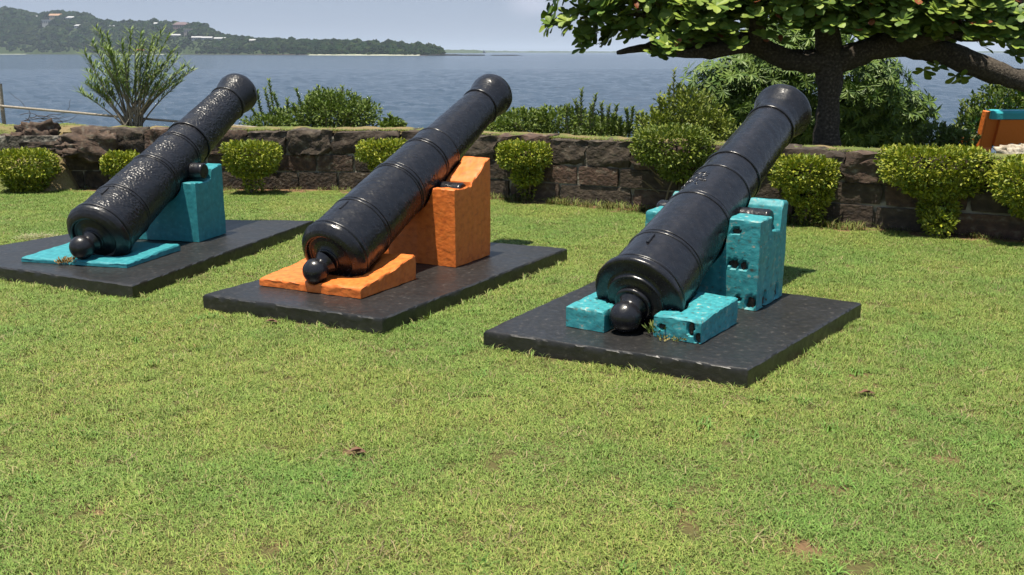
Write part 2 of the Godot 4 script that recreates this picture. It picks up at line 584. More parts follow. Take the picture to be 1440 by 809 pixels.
# ---------------------------------------------------------------- the far side of the bay
const HILL := [[-6021, -3900, -6824, -4420, 175.5], [-3259, -3300, -3772, -3820, 145.6], [-2045, -3000, -2399, -3520, 153.3], [-1694, -2900, -1998, -3420, 134.5], [-1402, -2800, -1652, -3300, 127.3], [-1344, -2780, -1585, -3280, 126.4], [-1296, -2760, -1530, -3260, 114.3], [-1254, -2740, -1473, -3220, 101.6], [-1220, -2720, -1435, -3200, 109.9], [-1189, -2700, -1400, -3180, 115.8], [-1142, -2680, -1343, -3150, 108.1], [-1089, -2650, -1278, -3110, 100.1], [-1072, -2640, -1259, -3100, 89.0], [-1013, -2600, -1184, -3040, 80.8], [-965, -2560, -1127, -2990, 71.1], [-926, -2540, -1079, -2960, 76.5], [-866, -2500, -1004, -2900, 74.8], [-814, -2460, -940, -2840, 69.2], [-762, -2420, -876, -2780, 63.7], [-723, -2390, -826, -2730, 62.5], [-675, -2350, -767, -2670, 42.4], [-629, -2300, -711, -2600, 32.1], [-535, -2200, -604, -2480, 26.9], [-451, -2100, -507, -2360, 22.0], [-379, -2020, -424, -2260, 19.3], [-316, -1950, -352, -2170, 18.3], [-230, -1880, -255, -2080, 11.5], [-180, -1850, -197, -2020, 8.2], [-147, -1840, -158, -1970, 3.7], [-128, -1840, -132, -1900, -3.0]]

func hill_point(k: float, t: float) -> Vector3:
	var a := clampi(int(floor(k)), 0, HILL.size() - 2)
	var f := k - a
	var p := []
	for j in 5:
		p.append(lerpf(HILL[a][j], HILL[a + 1][j], f))
	var h: float
	if t <= 1.0:
		h = -5.0 + (p[4] + 5.0) * (1.0 - pow(1.0 - t, 1.6))
	else:
		h = lerpf(p[4], -6.0, minf(1.0, (t - 1.0) / 1.2))
	return Vector3(lerpf(p[0], p[2], t), h, lerpf(p[1], p[3], t))

func make_crown_mesh(sd: int) -> ArrayMesh:
	var sp := SphereMesh.new()
	sp.radius = 0.5
	sp.height = 1.0
	sp.radial_segments = 14
	sp.rings = 9
	var arr := sp.get_mesh_arrays()
	var v: PackedVector3Array = arr[Mesh.ARRAY_VERTEX]
	var ix: PackedInt32Array = arr[Mesh.ARRAY_INDEX]
	var q := PackedVector3Array()
	var cols := PackedColorArray()
	nf.seed = sd
	for p in v:
		var d := p.normalized()
		var r := 0.5 * (1.0 + 0.55 * nf.get_noise_3dv(d * 3.2 + Vector3(sd, 0, 0)) + 0.3 * nf.get_noise_3dv(d * 8.0))
		q.append(Vector3(d.x * r, (d.y * r + 0.32) * 0.85, d.z * r))
		cols.append(Color(.33, .33, .33))
	return creased(q, ix, 0.8, M.crown, cols)

func multi(called: String, me: Mesh, xf: Array, cols: Array, parent: Node3D) -> MultiMeshInstance3D:
	var mm := MultiMesh.new()
	mm.transform_format = MultiMesh.TRANSFORM_3D
	mm.use_colors = true
	mm.mesh = me
	mm.instance_count = xf.size()
	for k in xf.size():
		mm.set_instance_transform(k, xf[k])
		mm.set_instance_color(k, cols[k])
	var o := MultiMeshInstance3D.new()
	o.name = called
	o.multimesh = mm
	parent.add_child(o, true)
	o.set_meta("kind", "stuff")
	return o

var far_houses := []

func make_far_shore() -> void:
	var b := MB.new()
	var nk := (HILL.size() - 1) * 5
	var nt := 26
	for j in nt + 1:
		var t := 2.2 * float(j) / nt
		for i in nk + 1:
			var p := hill_point(float(i) / 5.0, t)
			b.vert(p, Vector3.UP, Color(.035, .05, .022))
	for j in nt:
		for i in nk:
			var k := j * (nk + 1) + i
			b.i.append_array(PackedInt32Array([k, k + nk + 1, k + 1, k + 1, k + nk + 1, k + nk + 2]))
	single("hills", b.mesh(M.hill), "", "", "", "structure")
	# beach along part of the shore
	b = MB.new()
	for i in nk:
		var k0 := float(i) / 5.0
		var p := hill_point(k0, 0.0)
		var q := hill_point(k0 + 0.2, 0.0)
		var sand := (k0 < 5.6) or (k0 > 12.2 and k0 < 16.4) or (k0 > 23.4 and k0 < 27.3)
		var col := Color(.42, .34, .25) if sand else Color(.05, .04, .035)
		var out := 8.0 if sand else 5.0
		var hi := 1.7 + 0.8 * nz.get_noise_1d(k0 * 20.0)
		b.quad(p + Vector3(0, -0.3, out), p + Vector3(0, hi, -8), q + Vector3(0, hi, -8), q + Vector3(0, -0.3, out), col)
	single("beach", b.mesh(M.hill), "", "", "", "structure")
	# houses on the hillside
	var hs := [
		[Vector3(-1348.3, 98.3, -3048.5), 36, 14, 10, Color(.55, .2, .12), Color(.5, .26, .18), "long house with a red roof near the hilltop", "gable"],
		[Vector3(-1456.9, 100.2, -3174.3), 16, 10, 8, Color(.75, .76, .76), Color(.5, .48, .44), "small house with a white pitched roof left of the red roof", "gable"],
		[Vector3(-1289.7, 93.0, -3015.6), 26, 16, 8, Color(.5, .49, .44), Color(.42, .38, .34), "house with a wide pale hipped roof below the hilltop", "hip"],
		[Vector3(-1222.1, 68.1, -2900.1), 20, 12, 7, Color(.7, .7, .66), Color(.4, .4, .38), "low house with a white roof among trees below the hipped roof", "hip"],
		[Vector3(-1345.6, 77.8, -2990.7), 34, 14, 11, Color(.5, .47, .44), Color(.36, .34, .32), "long two storey grey villa on the open left slope", "flat"],
		[Vector3(-1181.0, 80.7, -3032.5), 14, 10, 7, Color(.7, .7, .68), Color(.6, .58, .54), "upper of two small white houses behind the oleander", "gable"],
		[Vector3(-1127.9, 67.3, -2901.5), 13, 9, 6, Color(.72, .72, .7), Color(.62, .6, .57), "lower of two small white houses behind the oleander", "gable"],
		[Vector3(-1001.6, 46.2, -2738.1), 14, 9, 6, Color(.6, .6, .58), Color(.5, .48, .46), "small grey house half hidden by oleander leaves", "gable"],
		[Vector3(-984.6, 73.2, -2877.9), 30, 12, 7, Color(.62, .6, .55), Color(.45, .43, .4), "house with a long pale roof on the skyline", "gable"],
		[Vector3(-880.0, 61.5, -2739.1), 40, 18, 13, Color(.13, .085, .09), Color(.24, .14, .13), "large dark red brick house on the ridge", "hip"],
		[Vector3(-816.3, 44.0, -2608.7), 30, 14, 11, Color(.3, .24, .2), Color(.3, .25, .22), "brown house with many windows below the brick house", "flat"],
		[Vector3(-854.0, 38.7, -2613.0), 22, 10, 6, Color(.6, .6, .57), Color(.4, .38, .36), "low house with a thin white roof at the left of the row", "gable"],
		[Vector3(-777.5, 32.1, -2535.1), 26, 12, 6, Color(.62, .58, .52), Color(.5, .46, .42), "beige house in the row of white roofs", "gable"],
		[Vector3(-748.4, 31.1, -2520.5), 26, 12, 6, Color(.78, .79, .8), Color(.5, .48, .46), "house with a bright white roof in the row", "gable"],
		[Vector3(-718.5, 29.4, -2526.2), 28, 12, 6, Color(.78, .79, .8), Color(.5, .48, .46), "rightmost house with a bright white roof on the slope", "gable"],
		[Vector3(-614.8, 24.0, -2435.6), 16, 9, 6, Color(.62, .6, .58), Color(.46, .44, .42), "lone small pale house above the low headland", "gable"],
		[Vector3(-931.9, 2.3, -2562.2), 24, 12, 5, Color(.6, .09, .05), Color(.5, .42, .36), "red roofed pavilion on the far beach behind the oleander", "hip"],
	]
	for h in hs:
		h[1] *= 0.98
		h[3] *= 1.45
		far_house(h)
	# trees too far to tell apart
	var holder := Node3D.new()
	holder.name = "far_forest"
	add_child(holder)
	tag(holder, "distant wood covering the hills across the bay", "forest", "", "stuff")
	for kind in 3:
		var me := make_crown_mesh(200 + kind * 7)
		var xf := []
		var cols := []
		for n in 2600:
			var k := rng.randf_range(0.0, HILL.size() - 1.01)
			var t := 0.03 + 1.02 * pow(rng.randf(), 0.85)
			var p := hill_point(k, t)
			var ok := true
			for h in far_houses:
				var dz: float = p.z - h[0].z
				if absf(p.x - h[0].x) < h[1] * 0.55 + 5.0 and dz > -10.0 and dz < 95.0:
					ok = false
			var s := rng.randf_range(9.0, 20.0)
			if not ok:
				s = rng.randf_range(3.0, 5.5)
			if rng.randf() < 0.1:
				s *= 1.35
			if k > 20.0:
				s *= 0.72
			if t < 0.12:
				s *= 0.6
			xf.append(Transform3D(Basis(Vector3.UP, rng.randf() * TAU).scaled(Vector3(s, s * rng.randf_range(0.7, 1.05), s)), p))
			var g := rng.randf_range(0.45, 1.35)
			var y := rng.randf()
			cols.append(Color(.03, .078, .02).lerp(Color(.085, .125, .034), y * y) * g)
		for c in cols.size():
			cols[c] = Color(cols[c].r, cols[c].g, cols[c].b)
		multi("crowns", me, xf, cols, holder)
	# the low land on the horizon
	b = MB.new()
	var far := [[590, 3.0], [640, 4.0], [668, 3.6], [690, 2.2], [730, 1.7], [790, 1.8], [850, 1.4], [900, 1.7], [980, 1.5], [1060, 1.9], [1150, 1.5], [1250, 1.5], [1330, 1.4], [1480, 1.6], [1700, 2.0]]
	for k in far.size() - 1:
		for j in 10:
			var f0 := j / 10.0
			var f1 := (j + 1) / 10.0
			var q := []
			for f in [f0, f1]:
				var u := lerpf(far[k][0], far[k + 1][0], f)
				var dist := 5200.0 if u < 680.0 else 8200.0
				var h := lerpf(far[k][1], far[k + 1][1], f) / 1438.0 * dist + 3.0 + 5.0 * nz.get_noise_1d(u * 1.3)
				q.append([Vector3((u - 720.0) / 1438.0 * dist, -5.2, -dist), h, dist])
			var a: Vector3 = q[0][0]
			var e: Vector3 = q[1][0]
			b.quad(a, a + Vector3(0, q[0][1], -60), e + Vector3(0, q[1][1], -60), e, Color(.05, .07, .03))
			b.quad(a + Vector3(0, q[0][1], -60), a + Vector3(0, 0, -700), e + Vector3(0, 0, -700), e + Vector3(0, q[1][1], -60), Color(.05, .07, .03))
	single("far_coast", b.mesh(M.hill), "", "", "", "structure")
	# dark rocks running out from the headland
	var rk := thing("reef", "low dark reef running out from the tip of the headland", "rocks", Vector3(-120, -5, -1836))
	for r in [[0, 60, 7, 2.2], [52, 44, 6, 1.6], [110, 50, 6, 1.1]]:
		var rb := MB.new()
		rough_rock(rb, Vector3(r[0], 0.2, 0), Vector3(r[1], r[3] * 2.0, r[2]), Color(.03, .028, .026), 5 + int(r[0]))
		part("rock", rb.mesh(M.hill), rk)

func far_house(h: Array) -> void:
	var o := thing("house", "far " + h[6] if not h[6].begins_with("l") else "distant " + h[6], "house", h[0] - Vector3(0, 1.5, 0), 0.0, "houses on the far hillside")
	far_houses.append([h[0], h[1]])
	var w: float = h[1] / 2.0
	var d: float = h[2] / 2.0
	var t: float = h[3]
	var eave := t * (0.92 if h[7] == "flat" else 0.62)
	var b := MB.new()
	b.box(Vector3(-w, -6, -d), Vector3(w, eave, d), h[5])
	part("wall", b.mesh(M.wall), o)
	b = MB.new()
	var x := w + 0.9
	var z := d + 0.9
	if h[7] == "flat":
		b.box(Vector3(-x, eave, -z), Vector3(x, t, z), h[4])
	else:
		var ins := x * 0.45 if h[7] == "hip" else 0.0
		var l := Vector3(-x + ins, t, 0)
		var r := Vector3(x - ins, t, 0)
		var y := eave + 0.02
		b.quad(Vector3(-x, y, z), l, r, Vector3(x, y, z), h[4])
		b.quad(Vector3(x, y, -z), r, l, Vector3(-x, y, -z), h[4])
		b.tri(Vector3(-x, y, -z), l, Vector3(-x, y, z), h[4])
		b.tri(Vector3(x, y, z), r, Vector3(x, y, -z), h[4])
		b.quad(Vector3(-x, y, -z), Vector3(-x, y, z), Vector3(x, y, z), Vector3(x, y, -z), h[4])
	part("roof", b.mesh(M.wall), o)
	var n := maxi(2, int(h[1] / 5.0))
	for k in n:
		var cx := lerpf(-w, w, (k + 0.5) / n)
		b = MB.new()
		b.box(Vector3(cx - 1.0, eave * 0.35, d - 0.1), Vector3(cx + 1.0, eave * 0.78, d + 0.12), Color(.04, .045, .05))
		part("window", b.mesh(M.wall), o)

func rough_rock(b: MB, at: Vector3, size: Vector3, col: Color, sd: int, rings := 12, segs := 18, rough := 0.4) -> void:
	nf.seed = sd
	var base := b.v.size()
	var pos := []
	for j in rings + 1:
		var ph := PI * j / rings
		for s in segs:
			var a := TAU * s / segs
			var d := Vector3(sin(ph) * cos(a), cos(ph), sin(ph) * sin(a))
			var e := Vector3(signf(d.x) * pow(absf(d.x), 0.7), signf(d.y) * pow(absf(d.y), 0.75), signf(d.z) * pow(absf(d.z), 0.7))
			var r := 0.5 * (1.0 + rough * nf.get_noise_3dv(d * 2.4 + Vector3(sd, 0, 0)) + rough * 0.5 * nf.get_noise_3dv(d * 7.0))
			pos.append(at + e * r * size)
	for j in rings + 1:
		for s in segs:
			var du: Vector3 = pos[j * segs + (s + 1) % segs] - pos[j * segs + (s + segs - 1) % segs]
			var dv: Vector3 = pos[mini(j + 1, rings) * segs + s] - pos[maxi(j - 1, 0) * segs + s]
			var nn := dv.cross(du).normalized()
			if nn.length() < 0.5:
				nn = Vector3.UP if j == 0 else Vector3.DOWN
			if nn.dot(pos[j * segs + s] - at) < 0:
				nn = -nn
			b.vert(pos[j * segs + s], nn, col)
	for j in rings:
		for s in segs:
			var p := base + j * segs + s
			var q := base + j * segs + (s + 1) % segs
			b.i.append_array(PackedInt32Array([p, p + segs, q, q, p + segs, q + segs]))

# ---------------------------------------------------------------- parapet
func stone_mesh(sd: int, gx: int, gy: int, gz: int, rough: float, corner: float, m: Material) -> ArrayMesh:
	# unit stone, x across, y up, z towards the viewer; corners knocked off
	nf.seed = sd
	var v := PackedVector3Array()
	var t := PackedInt32Array()
	var ids := {}
	var add := func(p: Vector3) -> int:
		var key := (p * 1000.0).round()
		if not ids.has(key):
			ids[key] = v.size()
			var q := p
			var e := Vector3(absf(p.x), absf(p.y), absf(p.z)) * 2.0
			var out := maxf(0, e.x - 0.8) + maxf(0, e.y - 0.8) + maxf(0, e.z - 0.8)
			q *= 1.0 - corner * maxf(0.0, out - 0.2)
			q += Vector3(nf.get_noise_3dv(p * 5.0 + Vector3(sd, 0, 0)), nf.get_noise_3dv(p * 5.0 + Vector3(0, sd, 7)), nf.get_noise_3dv(p * 5.0 + Vector3(3, 0, sd))) * rough
			v.append(q)
		return ids[key]
	for f in [[Vector3(1, 0, 0), Vector3(0, 1, 0), Vector3(0, 0, 1), gx, gy], [Vector3(-1, 0, 0), Vector3(0, 1, 0), Vector3(0, 0, -1), gx, gy], [Vector3(0, 0, -1), Vector3(0, 1, 0), Vector3(1, 0, 0), gz, gy], [Vector3(0, 0, 1), Vector3(0, 1, 0), Vector3(-1, 0, 0), gz, gy], [Vector3(1, 0, 0), Vector3(0, 0, -1), Vector3(0, 1, 0), gx, gz], [Vector3(1, 0, 0), Vector3(0, 0, 1), Vector3(0, -1, 0), gx, gz]]:
		for a in f[3]:
			for b in f[4]:
				var q := []
				for cc in [[0, 0], [0, 1], [1, 1], [1, 0]]:
					q.append(add.call(f[2] * 0.5 + f[0] * (float(a + cc[0]) / f[3] - 0.5) + f[1] * (float(b + cc[1]) / f[4] - 0.5)))
				t.append_array(PackedInt32Array([q[0], q[1], q[2], q[0], q[2], q[3]]))
	return creased(v, t, 0.6, m)

func make_parapet() -> void:
	var dressed := []
	var rubble := []
	for k in 8:
		dressed.append(stone_mesh(300 + k, 5, 3, 2, 0.03, 0.1, M["stone%d" % (k % 4)]))
	for k in 8:
		rubble.append(stone_mesh(330 + k, 8, 6, 4, 0.1, 0.2, M["stone%d" % (k % 4)]))
	var runs := [[Vector2(-9.0, -12.23), Vector2(-1.35, -11.93), "left run of dark stone parapet behind the two left cannons"], [Vector2(-1.35, -11.93), Vector2(7.6, -6.9), "right run of dark stone parapet coming nearer behind the right cannon"]]
	for r in 2:
		var a: Vector2 = runs[r][0]
		var e: Vector2 = runs[r][1]
		var dir := (e - a)
		var length := dir.length()
		var turn := -atan2(dir.y, dir.x)
		var o := thing("stone_wall", runs[r][2], "wall", Vector3(a.x, 0, a.y), turn, "parapet runs")
		var b := MB.new()
		b.box(Vector3(0.02, -0.05, -0.36), Vector3(length - 0.02, 0.66, -0.03), Color(.33, .33, .33))
		part("mortar_core", b.mesh(M.mortar), o)
		var ys := [[0.0, 0.245], [0.245, 0.455]]
		for cse in 2:
			var x := 0.0 if r == 1 else 2.9
			var first := true
			while x < length - 0.05:
				var w := rng.randf_range(0.3, 0.58)
				if r == 1:
					w = rng.randf_range(0.34, 0.85)
				if first and cse == 1:
					w *= 0.55
				first = false
				if length - x - w < 0.22:
					w = length - x
				var h: float = ys[cse][1] - ys[cse][0]
				var s := part("stone", dressed[rng.randi() % 8], o)
				var gap := 0.02
				var deep := rng.randf_range(-0.006, 0.014)
				s.position = Vector3(x + w / 2.0, (ys[cse][0] + ys[cse][1]) / 2.0 + rng.randf_range(-0.004, 0.004), -0.16 + deep)
				s.scale = Vector3(w - gap, h - gap * 0.9, 0.31)
				s.rotation.z = rng.randf_range(-0.012, 0.012)
				x += w
		var x2 := 0.0 if r == 1 else 3.0
		while x2 < length - 0.05:
			var w := rng.randf_range(0.42, 0.85)
			if length - x2 - w < 0.3:
				w = length - x2
			var h := rng.randf_range(0.27, 0.3)
			if r == 0 and x2 < 4.1:
				h = rng.randf_range(0.12, 0.3)
			var s := part("capstone", rubble[rng.randi() % 8], o)
			s.position = Vector3(x2 + w / 2.0, 0.455 + h / 2.0, -0.18 + rng.randf_range(-0.02, 0.02))
			s.scale = Vector3(w - 0.012, h, 0.38)
			s.rotation.z = rng.randf_range(-0.02, 0.02)
			x2 += w
	# turf lying along the top
	var tb := MB.new()
	var n := 300
	for k in n + 1:
		var x := lerpf(-5.5, 7.5, float(k) / n)
		var z := wall_z(x)
		for j in 7:
			var f := j / 6.0
			var zz := z - 0.1 - 0.6 * f + 0.03 * nz.get_noise_3d(x * 8.0, j, 0)
			var y := 0.7 + 0.055 * sin(PI * minf(1.0, f * 1.3)) + 0.03 * nz.get_noise_3d(x * 6.0, 3, zz * 6.0)
			tb.vert(Vector3(x, y, zz), Vector3.UP, turf_colour(x, zz))
	for k in n:
		for j in 6:
			var q := k * 7 + j
			tb.i.append_array(PackedInt32Array([q, q + 1, q + 7, q + 7, q + 1, q + 8]))
	# the slumped bank where the parapet has fallen
	var base := tb.v.size()
	for j in 41:
		for i in 61:
			var x := lerpf(-9.6, -4.75, i / 60.0)
			var z := lerpf(-11.3, -13.2, j / 40.0)
			tb.vert(Vector3(x, slump(x, z), z), Vector3.UP, turf_colour(x, z))
	for j in range(1, 40):
		for i in range(1, 60):
			var k := base + j * 61 + i
			tb.n[k] = (tb.v[k + 61] - tb.v[k - 61]).cross(tb.v[k + 1] - tb.v[k - 1]).normalized() * -1.0
	for j in 40:
		for i in 60:
			var k := base + j * 61 + i
			tb.i.append_array(PackedInt32Array([k, k + 61, k + 1, k + 1, k + 61, k + 62]))
	single("turf_bank", tb.mesh(M.turf), "", "", "", "structure")
	# loose rocks at the broken left end
	for q in [[Vector3(-5.793, 0.637, -12.350), Vector3(.52, .34, .36), "dark craggy boulder on the broken end of the parapet"], [Vector3(-6.062, 0.598, -12.300), Vector3(.3, .17, .3), "smaller dark rock left of the craggy boulder"], [Vector3(-5.042, 0.563, -12.100), Vector3(.62, .36, .4), "large dark rock beside the gap in the parapet top"], [Vector3(-5.220, 0.505, -12.000), Vector3(.34, .16, .3), "flat brown rock leaning against the broken parapet"], [Vector3(-4.845, 0.685, -12.400), Vector3(.1, .08, .09), "small pale stone at the foot of the oleander"]]:
		var rb := MB.new()
		rough_rock(rb, Vector3.ZERO, q[1], Color(.33, .33, .33), int(q[1].x * 1000), 16, 24, 0.55)
		var o := single("boulder" if q[1].x > 0.2 else "stone", rb.mesh(M.stone1 if q[1].x > 0.2 else M.pale_rock), q[2], "rock")
		o.position = q[0]

func turf_colour(x: float, z: float) -> Color:
	return Color(.22, .17, .09).lerp(Color(.12, .15, .045), smooth(-0.25, 0.35, nz.get_noise_3d(x * 4.0, 7, z * 4.0)))

func slump(x: float, z: float) -> float:
	var d := wall_z(x) + 0.45 - z
	var y := 0.74 * smooth(0.0, 0.8, d) + 0.07 * nz.get_noise_3d(x * 3.0, 3, z * 3.0)
	if d > 1.1:
		y -= 0.09 * (d - 1.1)
	return y - 1.0 * smooth(-5.5, -4.85, x + 0.15 * nz.get_noise_1d(z * 9.0)) * (1.0 if d < 0.6 else 0.25)

# ---------------------------------------------------------------- cannons
var PLAN := []

# lowest point of a cannon over a spot of its own plan, for cutting the cradles
func underside(c: Dictionary, f: float, x: float) -> float:
	var best := 9.0
	for q in c.table:
		if absf(x) < q.y + 0.006:
			var d := sqrt(maxf(0.0, (q.y + 0.006) * (q.y + 0.006) - x * x))
			var ff: float = (q.x * c.ca + c.sa * d) + c.off.z
			if absf(ff - f) < 0.03:
				best = minf(best, c.off.y + q.x * c.sa - c.ca * d)
	var dx: float = x + c.off.x - c.ball.x
	var df: float = f + c.ball.z
	var dd: float = (c.rb + .006) * (c.rb + .006) - dx * dx - df * df
	if dd > 0.0:
		best = minf(best, c.ball.y - sqrt(dd))
	return best

func make_cannons() -> void:
	# base: where the button sits, on the slab top; off: the bore axis against it; slab corners run front left, front right, back right, back left
	var list := [
		{base = Vector3(-3.13, 0.13, -7.153), yaw = 14.5, elev = 23.9, off = Vector3(0.01, 0.126, 0.0), ball = Vector3(-.018, .128, 0), rb = .088, k = 1.005, big = 0.0, pit = 0.0052, tr = Vector2(1.16, 0.565), trx = 0.31, slot = .068,
			slab = [Vector2(-4.42, -7.42), Vector2(-2.54, -6.48), Vector2(-1.83, -9.12), Vector2(-3.35, -9.2)], paint = M.teal,
			prof = [.253, .236, .226, .208, .204, .19, .182, .158, .15], label = "leftmost cannon, black and heavily pitted, on turquoise supports", blab = "turquoise support block under the leftmost cannon", slabl = "black concrete slab under the leftmost cannon"},
		{base = Vector3(-1.255, 0.13, -6.294), yaw = 27.5, elev = 23.6, off = Vector3(0.008, 0.152, 0.0), ball = Vector3(-.02, .138, 0), rb = .085, k = 1.015, big = 0.0, pit = 0.0022, tr = Vector2(1.22, 0.53), trx = 0.37, slot = .03,
			slab = [Vector2(-1.99, -6.22), Vector2(-0.76, -5.63), Vector2(0.44, -7.77), Vector2(-0.82, -8.32)], paint = M.orange,
			prof = [.246, .234, .228, .214, .21, .196, .178, .15, .146], label = "middle cannon, glossy black, on orange supports", blab = "orange support block under the middle cannon", slabl = "black concrete slab under the middle cannon"},
		{base = Vector3(0.636, 0.13, -5.314), yaw = 34.0, elev = 22.8, off = Vector3(-0.009, 0.108, 0.0), ball = Vector3(-.01, .094, 0), rb = .09, k = 1.0, big = 1.0, pit = 0.0007, tr = Vector2(1.14, 0.515), trx = 0.39, slot = .068,
			slab = [Vector2(-0.16, -5.37), Vector2(1.16, -4.67), Vector2(2.18, -6.02), Vector2(0.72, -6.9)], paint = M.teal_worn,
			prof = [.27, .246, .234, .216, .21, .195, .182, .166, .16], label = "rightmost and nearest cannon, smooth black, on worn turquoise blocks", blab = "worn turquoise support block under the rightmost cannon", slabl = "black concrete slab under the rightmost cannon"},
	]
	for c in list:
		c.ca = cos(deg_to_rad(c.elev))
		c.sa = sin(deg_to_rad(c.elev))
		build_cannon(c)
		build_slab(c)
	PLAN = list
	build_supports(list)

func build_slab(c: Dictionary) -> void:
	var s: Array = c.slab
	var mid: Vector2 = (s[0] + s[1] + s[2] + s[3]) / 4.0
	var where := func(u: float, v: float) -> Vector2:
		var p: Vector2 = s[0].lerp(s[1], u).lerp(s[3].lerp(s[2], u), v) - mid
		return p
	var top := func(x: float, z: float) -> float: return 0.13 + 0.004 * nz.get_noise_3d(x * 4.0 + c.yaw, 0, z * 4.0)
	var o := single("slab", block(60, 90, where, top, -0.02, 0.009, 0.0025, M.slab, int(c.yaw)), c.slabl, "slab", "slabs under the cannons")
	o.position = Vector3(mid.x, 0, mid.y)

func build_cannon(c: Dictionary) -> void:
	var o := thing("cannon", c.label, "cannon", c.base, -deg_to_rad(c.yaw), "cannons in a row")
	var ax := Vector3(0, c.sa, -c.ca)
	var pm_: Material = M.old_paint if c.pit > 0.003 else M.paint
	var org: Vector3 = c.off
	var k: float = c.k
	var p: Array = c.prof
	var low := 0.0025
	var pit: float = c.pit
	var fine := 0.0045 if pit > 0.003 else 0.007
	var segs := 230 if pit > 0.003 else 150
	var R: float = p[0]
	var at := func(pts: Array) -> Array:
		var out := []
		for q in pts:
			out.append(Vector2(q[0] * k, q[1]))
		return out
	# breech: neck, mouldings, base ring
	var nk := 0.062 if c.big == 0.0 else 0.07
	var br: Array
	if c.big > 0.0:
		br = at.call([[0.078, .02], [0.08, .098], [0.086, .108], [0.097, .11], [0.104, .102], [0.107, .125], [0.117, .155], [0.119, .172], [0.132, .175], [0.14, .19], [0.143, .225], [0.146, R - .02], [0.151, R - .006], [0.16, R], [0.186, R], [0.194, R - .005], [0.199, R - .018], [0.214, R - .02], [0.218, R - .013], [0.23, R - .013], [0.234, R - .024]])
	else:
		br = at.call([[0.09, .02], [0.092, .078], [0.099, .085], [0.108, .08], [0.122, .1], [0.132, .13], [0.136, .16], [0.13, .168], [0.116, .172], [0.112, .18], [0.117, .195], [0.128, .215], [0.145, R - .017], [0.163, R - .005], [0.178, R], [0.186, R - .002], [0.192, R - .014], [0.2, R - .013], [0.206, R - .004], [0.235, R - .005], [0.24, R - .02]])
	part("breech", lathe(br, org, ax, fine, segs, pm_, low, pit * 0.15), o)
	var bb := []
	var rb: float = c.rb
	for j in 25:
		var a := PI * j / 24.0
		bb.append(Vector2(-cos(a) * rb * 0.98, maxf(sin(a) * rb, 0.001)))
	# the button on its short neck
	var bo: Vector3 = c.ball
	var na := (org + ax * 0.12 - bo).normalized()
	var cas := part("cascabel", lathe([Vector2(0.02, nk), Vector2(0.06, nk - .004), Vector2(0.075, nk + .004), Vector2(0.095, nk + .02)], bo, na, 0.006, 64, pm_, 0.001), o)
	part("button", lathe(bb, bo, na, 0.01, 64, pm_, 0.003, 0.0004), cas)
	var s0 := 0.2
	var muz := 2.585
	var barrel: Array = at.call([[s0, p[1]], [0.5, p[2] + .003], [0.502, p[2]], [1.0, p[3]], [1.02, p[4]], [1.38, p[5] + .004], [1.4, p[5]], [1.57, p[5] - .006], [1.6, p[6]], [2.3, p[7]]])
	part("barrel", lathe(barrel, org, ax, fine, segs, pm_, low, pit), o)
	var pm: float = p[7]
	var bell: Array
	if c.big > 0.0:
		bell = at.call([[2.3, pm - .001], [2.36, pm - .002], [2.42, pm + .006], [2.48, pm + .022], [2.53, pm + .038], [2.56, pm + .044], [2.578, pm + .042], [muz, pm + .034], [muz, .07], [2.45, .068], [2.0, .066], [2.0, .001]])
	else:
		bell = at.call([[2.3, pm - .001], [2.35, pm + .002], [2.41, pm + .012], [2.46, pm + .023], [2.51, pm + .028], [2.545, pm + .024], [2.57, pm + .012], [muz, pm - .004], [muz, .07], [2.45, .068], [2.0, .066], [2.0, .001]])
	part("muzzle", lathe(bell, org, ax, fine, segs, pm_, low, pit * 0.5), o)
	# rings
	var ring := func(s: float, r: float, w: float, h: float) -> void:
		var q: Array = [Vector2(s * k - w, r - .006), Vector2(s * k - w, r + h * .6), Vector2(s * k - w * .55, r + h), Vector2(s * k + w * .55, r + h), Vector2(s * k + w, r + h * .6), Vector2(s * k + w, r - .006)]
		part("ring", lathe(q, org, ax, 0.006, segs, pm_, low, pit * 0.4), o)
	ring.call(0.495, p[2], .012, .008)
	ring.call(0.522, p[2], .006, .004)
	ring.call(1.0, p[3], .014, .006)
	ring.call(1.03, p[4], .006, .004)
	ring.call(1.375, p[5] + .003, .009, .007)
	if c.big == 0.0:
		ring.call(1.405, p[5], .006, .006)
		ring.call(0.97, p[3] + .001, .006, .004)
	ring.call(1.575, p[6] + .008, .012, .008)
	ring.call(2.3, pm, .014, .011)
	# trunnions
	var tf: float = c.tr.x
	var ty: float = c.tr.y
	for s in [-1.0, 1.0]:
		var tl: float = c.trx if s > 0 else minf(c.trx, .36)
		var tr: Array = [Vector2(0.12, .066), Vector2(tl - .012, .066), Vector2(tl, .058), Vector2(tl, .001)]
		part("trunnion", lathe(tr, Vector3(org.x, ty, -tf), Vector3(s, 0, 0), 0.008, 40, pm_, 0.004, 0.002), o)
	# vent and its pan on top of the breech
	var up := Vector3(0, c.ca, c.sa)
	var vb := MB.new()
	var vp: Vector3 = org + ax * 0.415 * k + up * (p[1] - 0.002)
	vb.tube([vp - ax * .05, vp + ax * .045], [.009, .005], 10, Color(.33, .33, .33))
	part("vent_patch", vb.mesh(pm_), o)
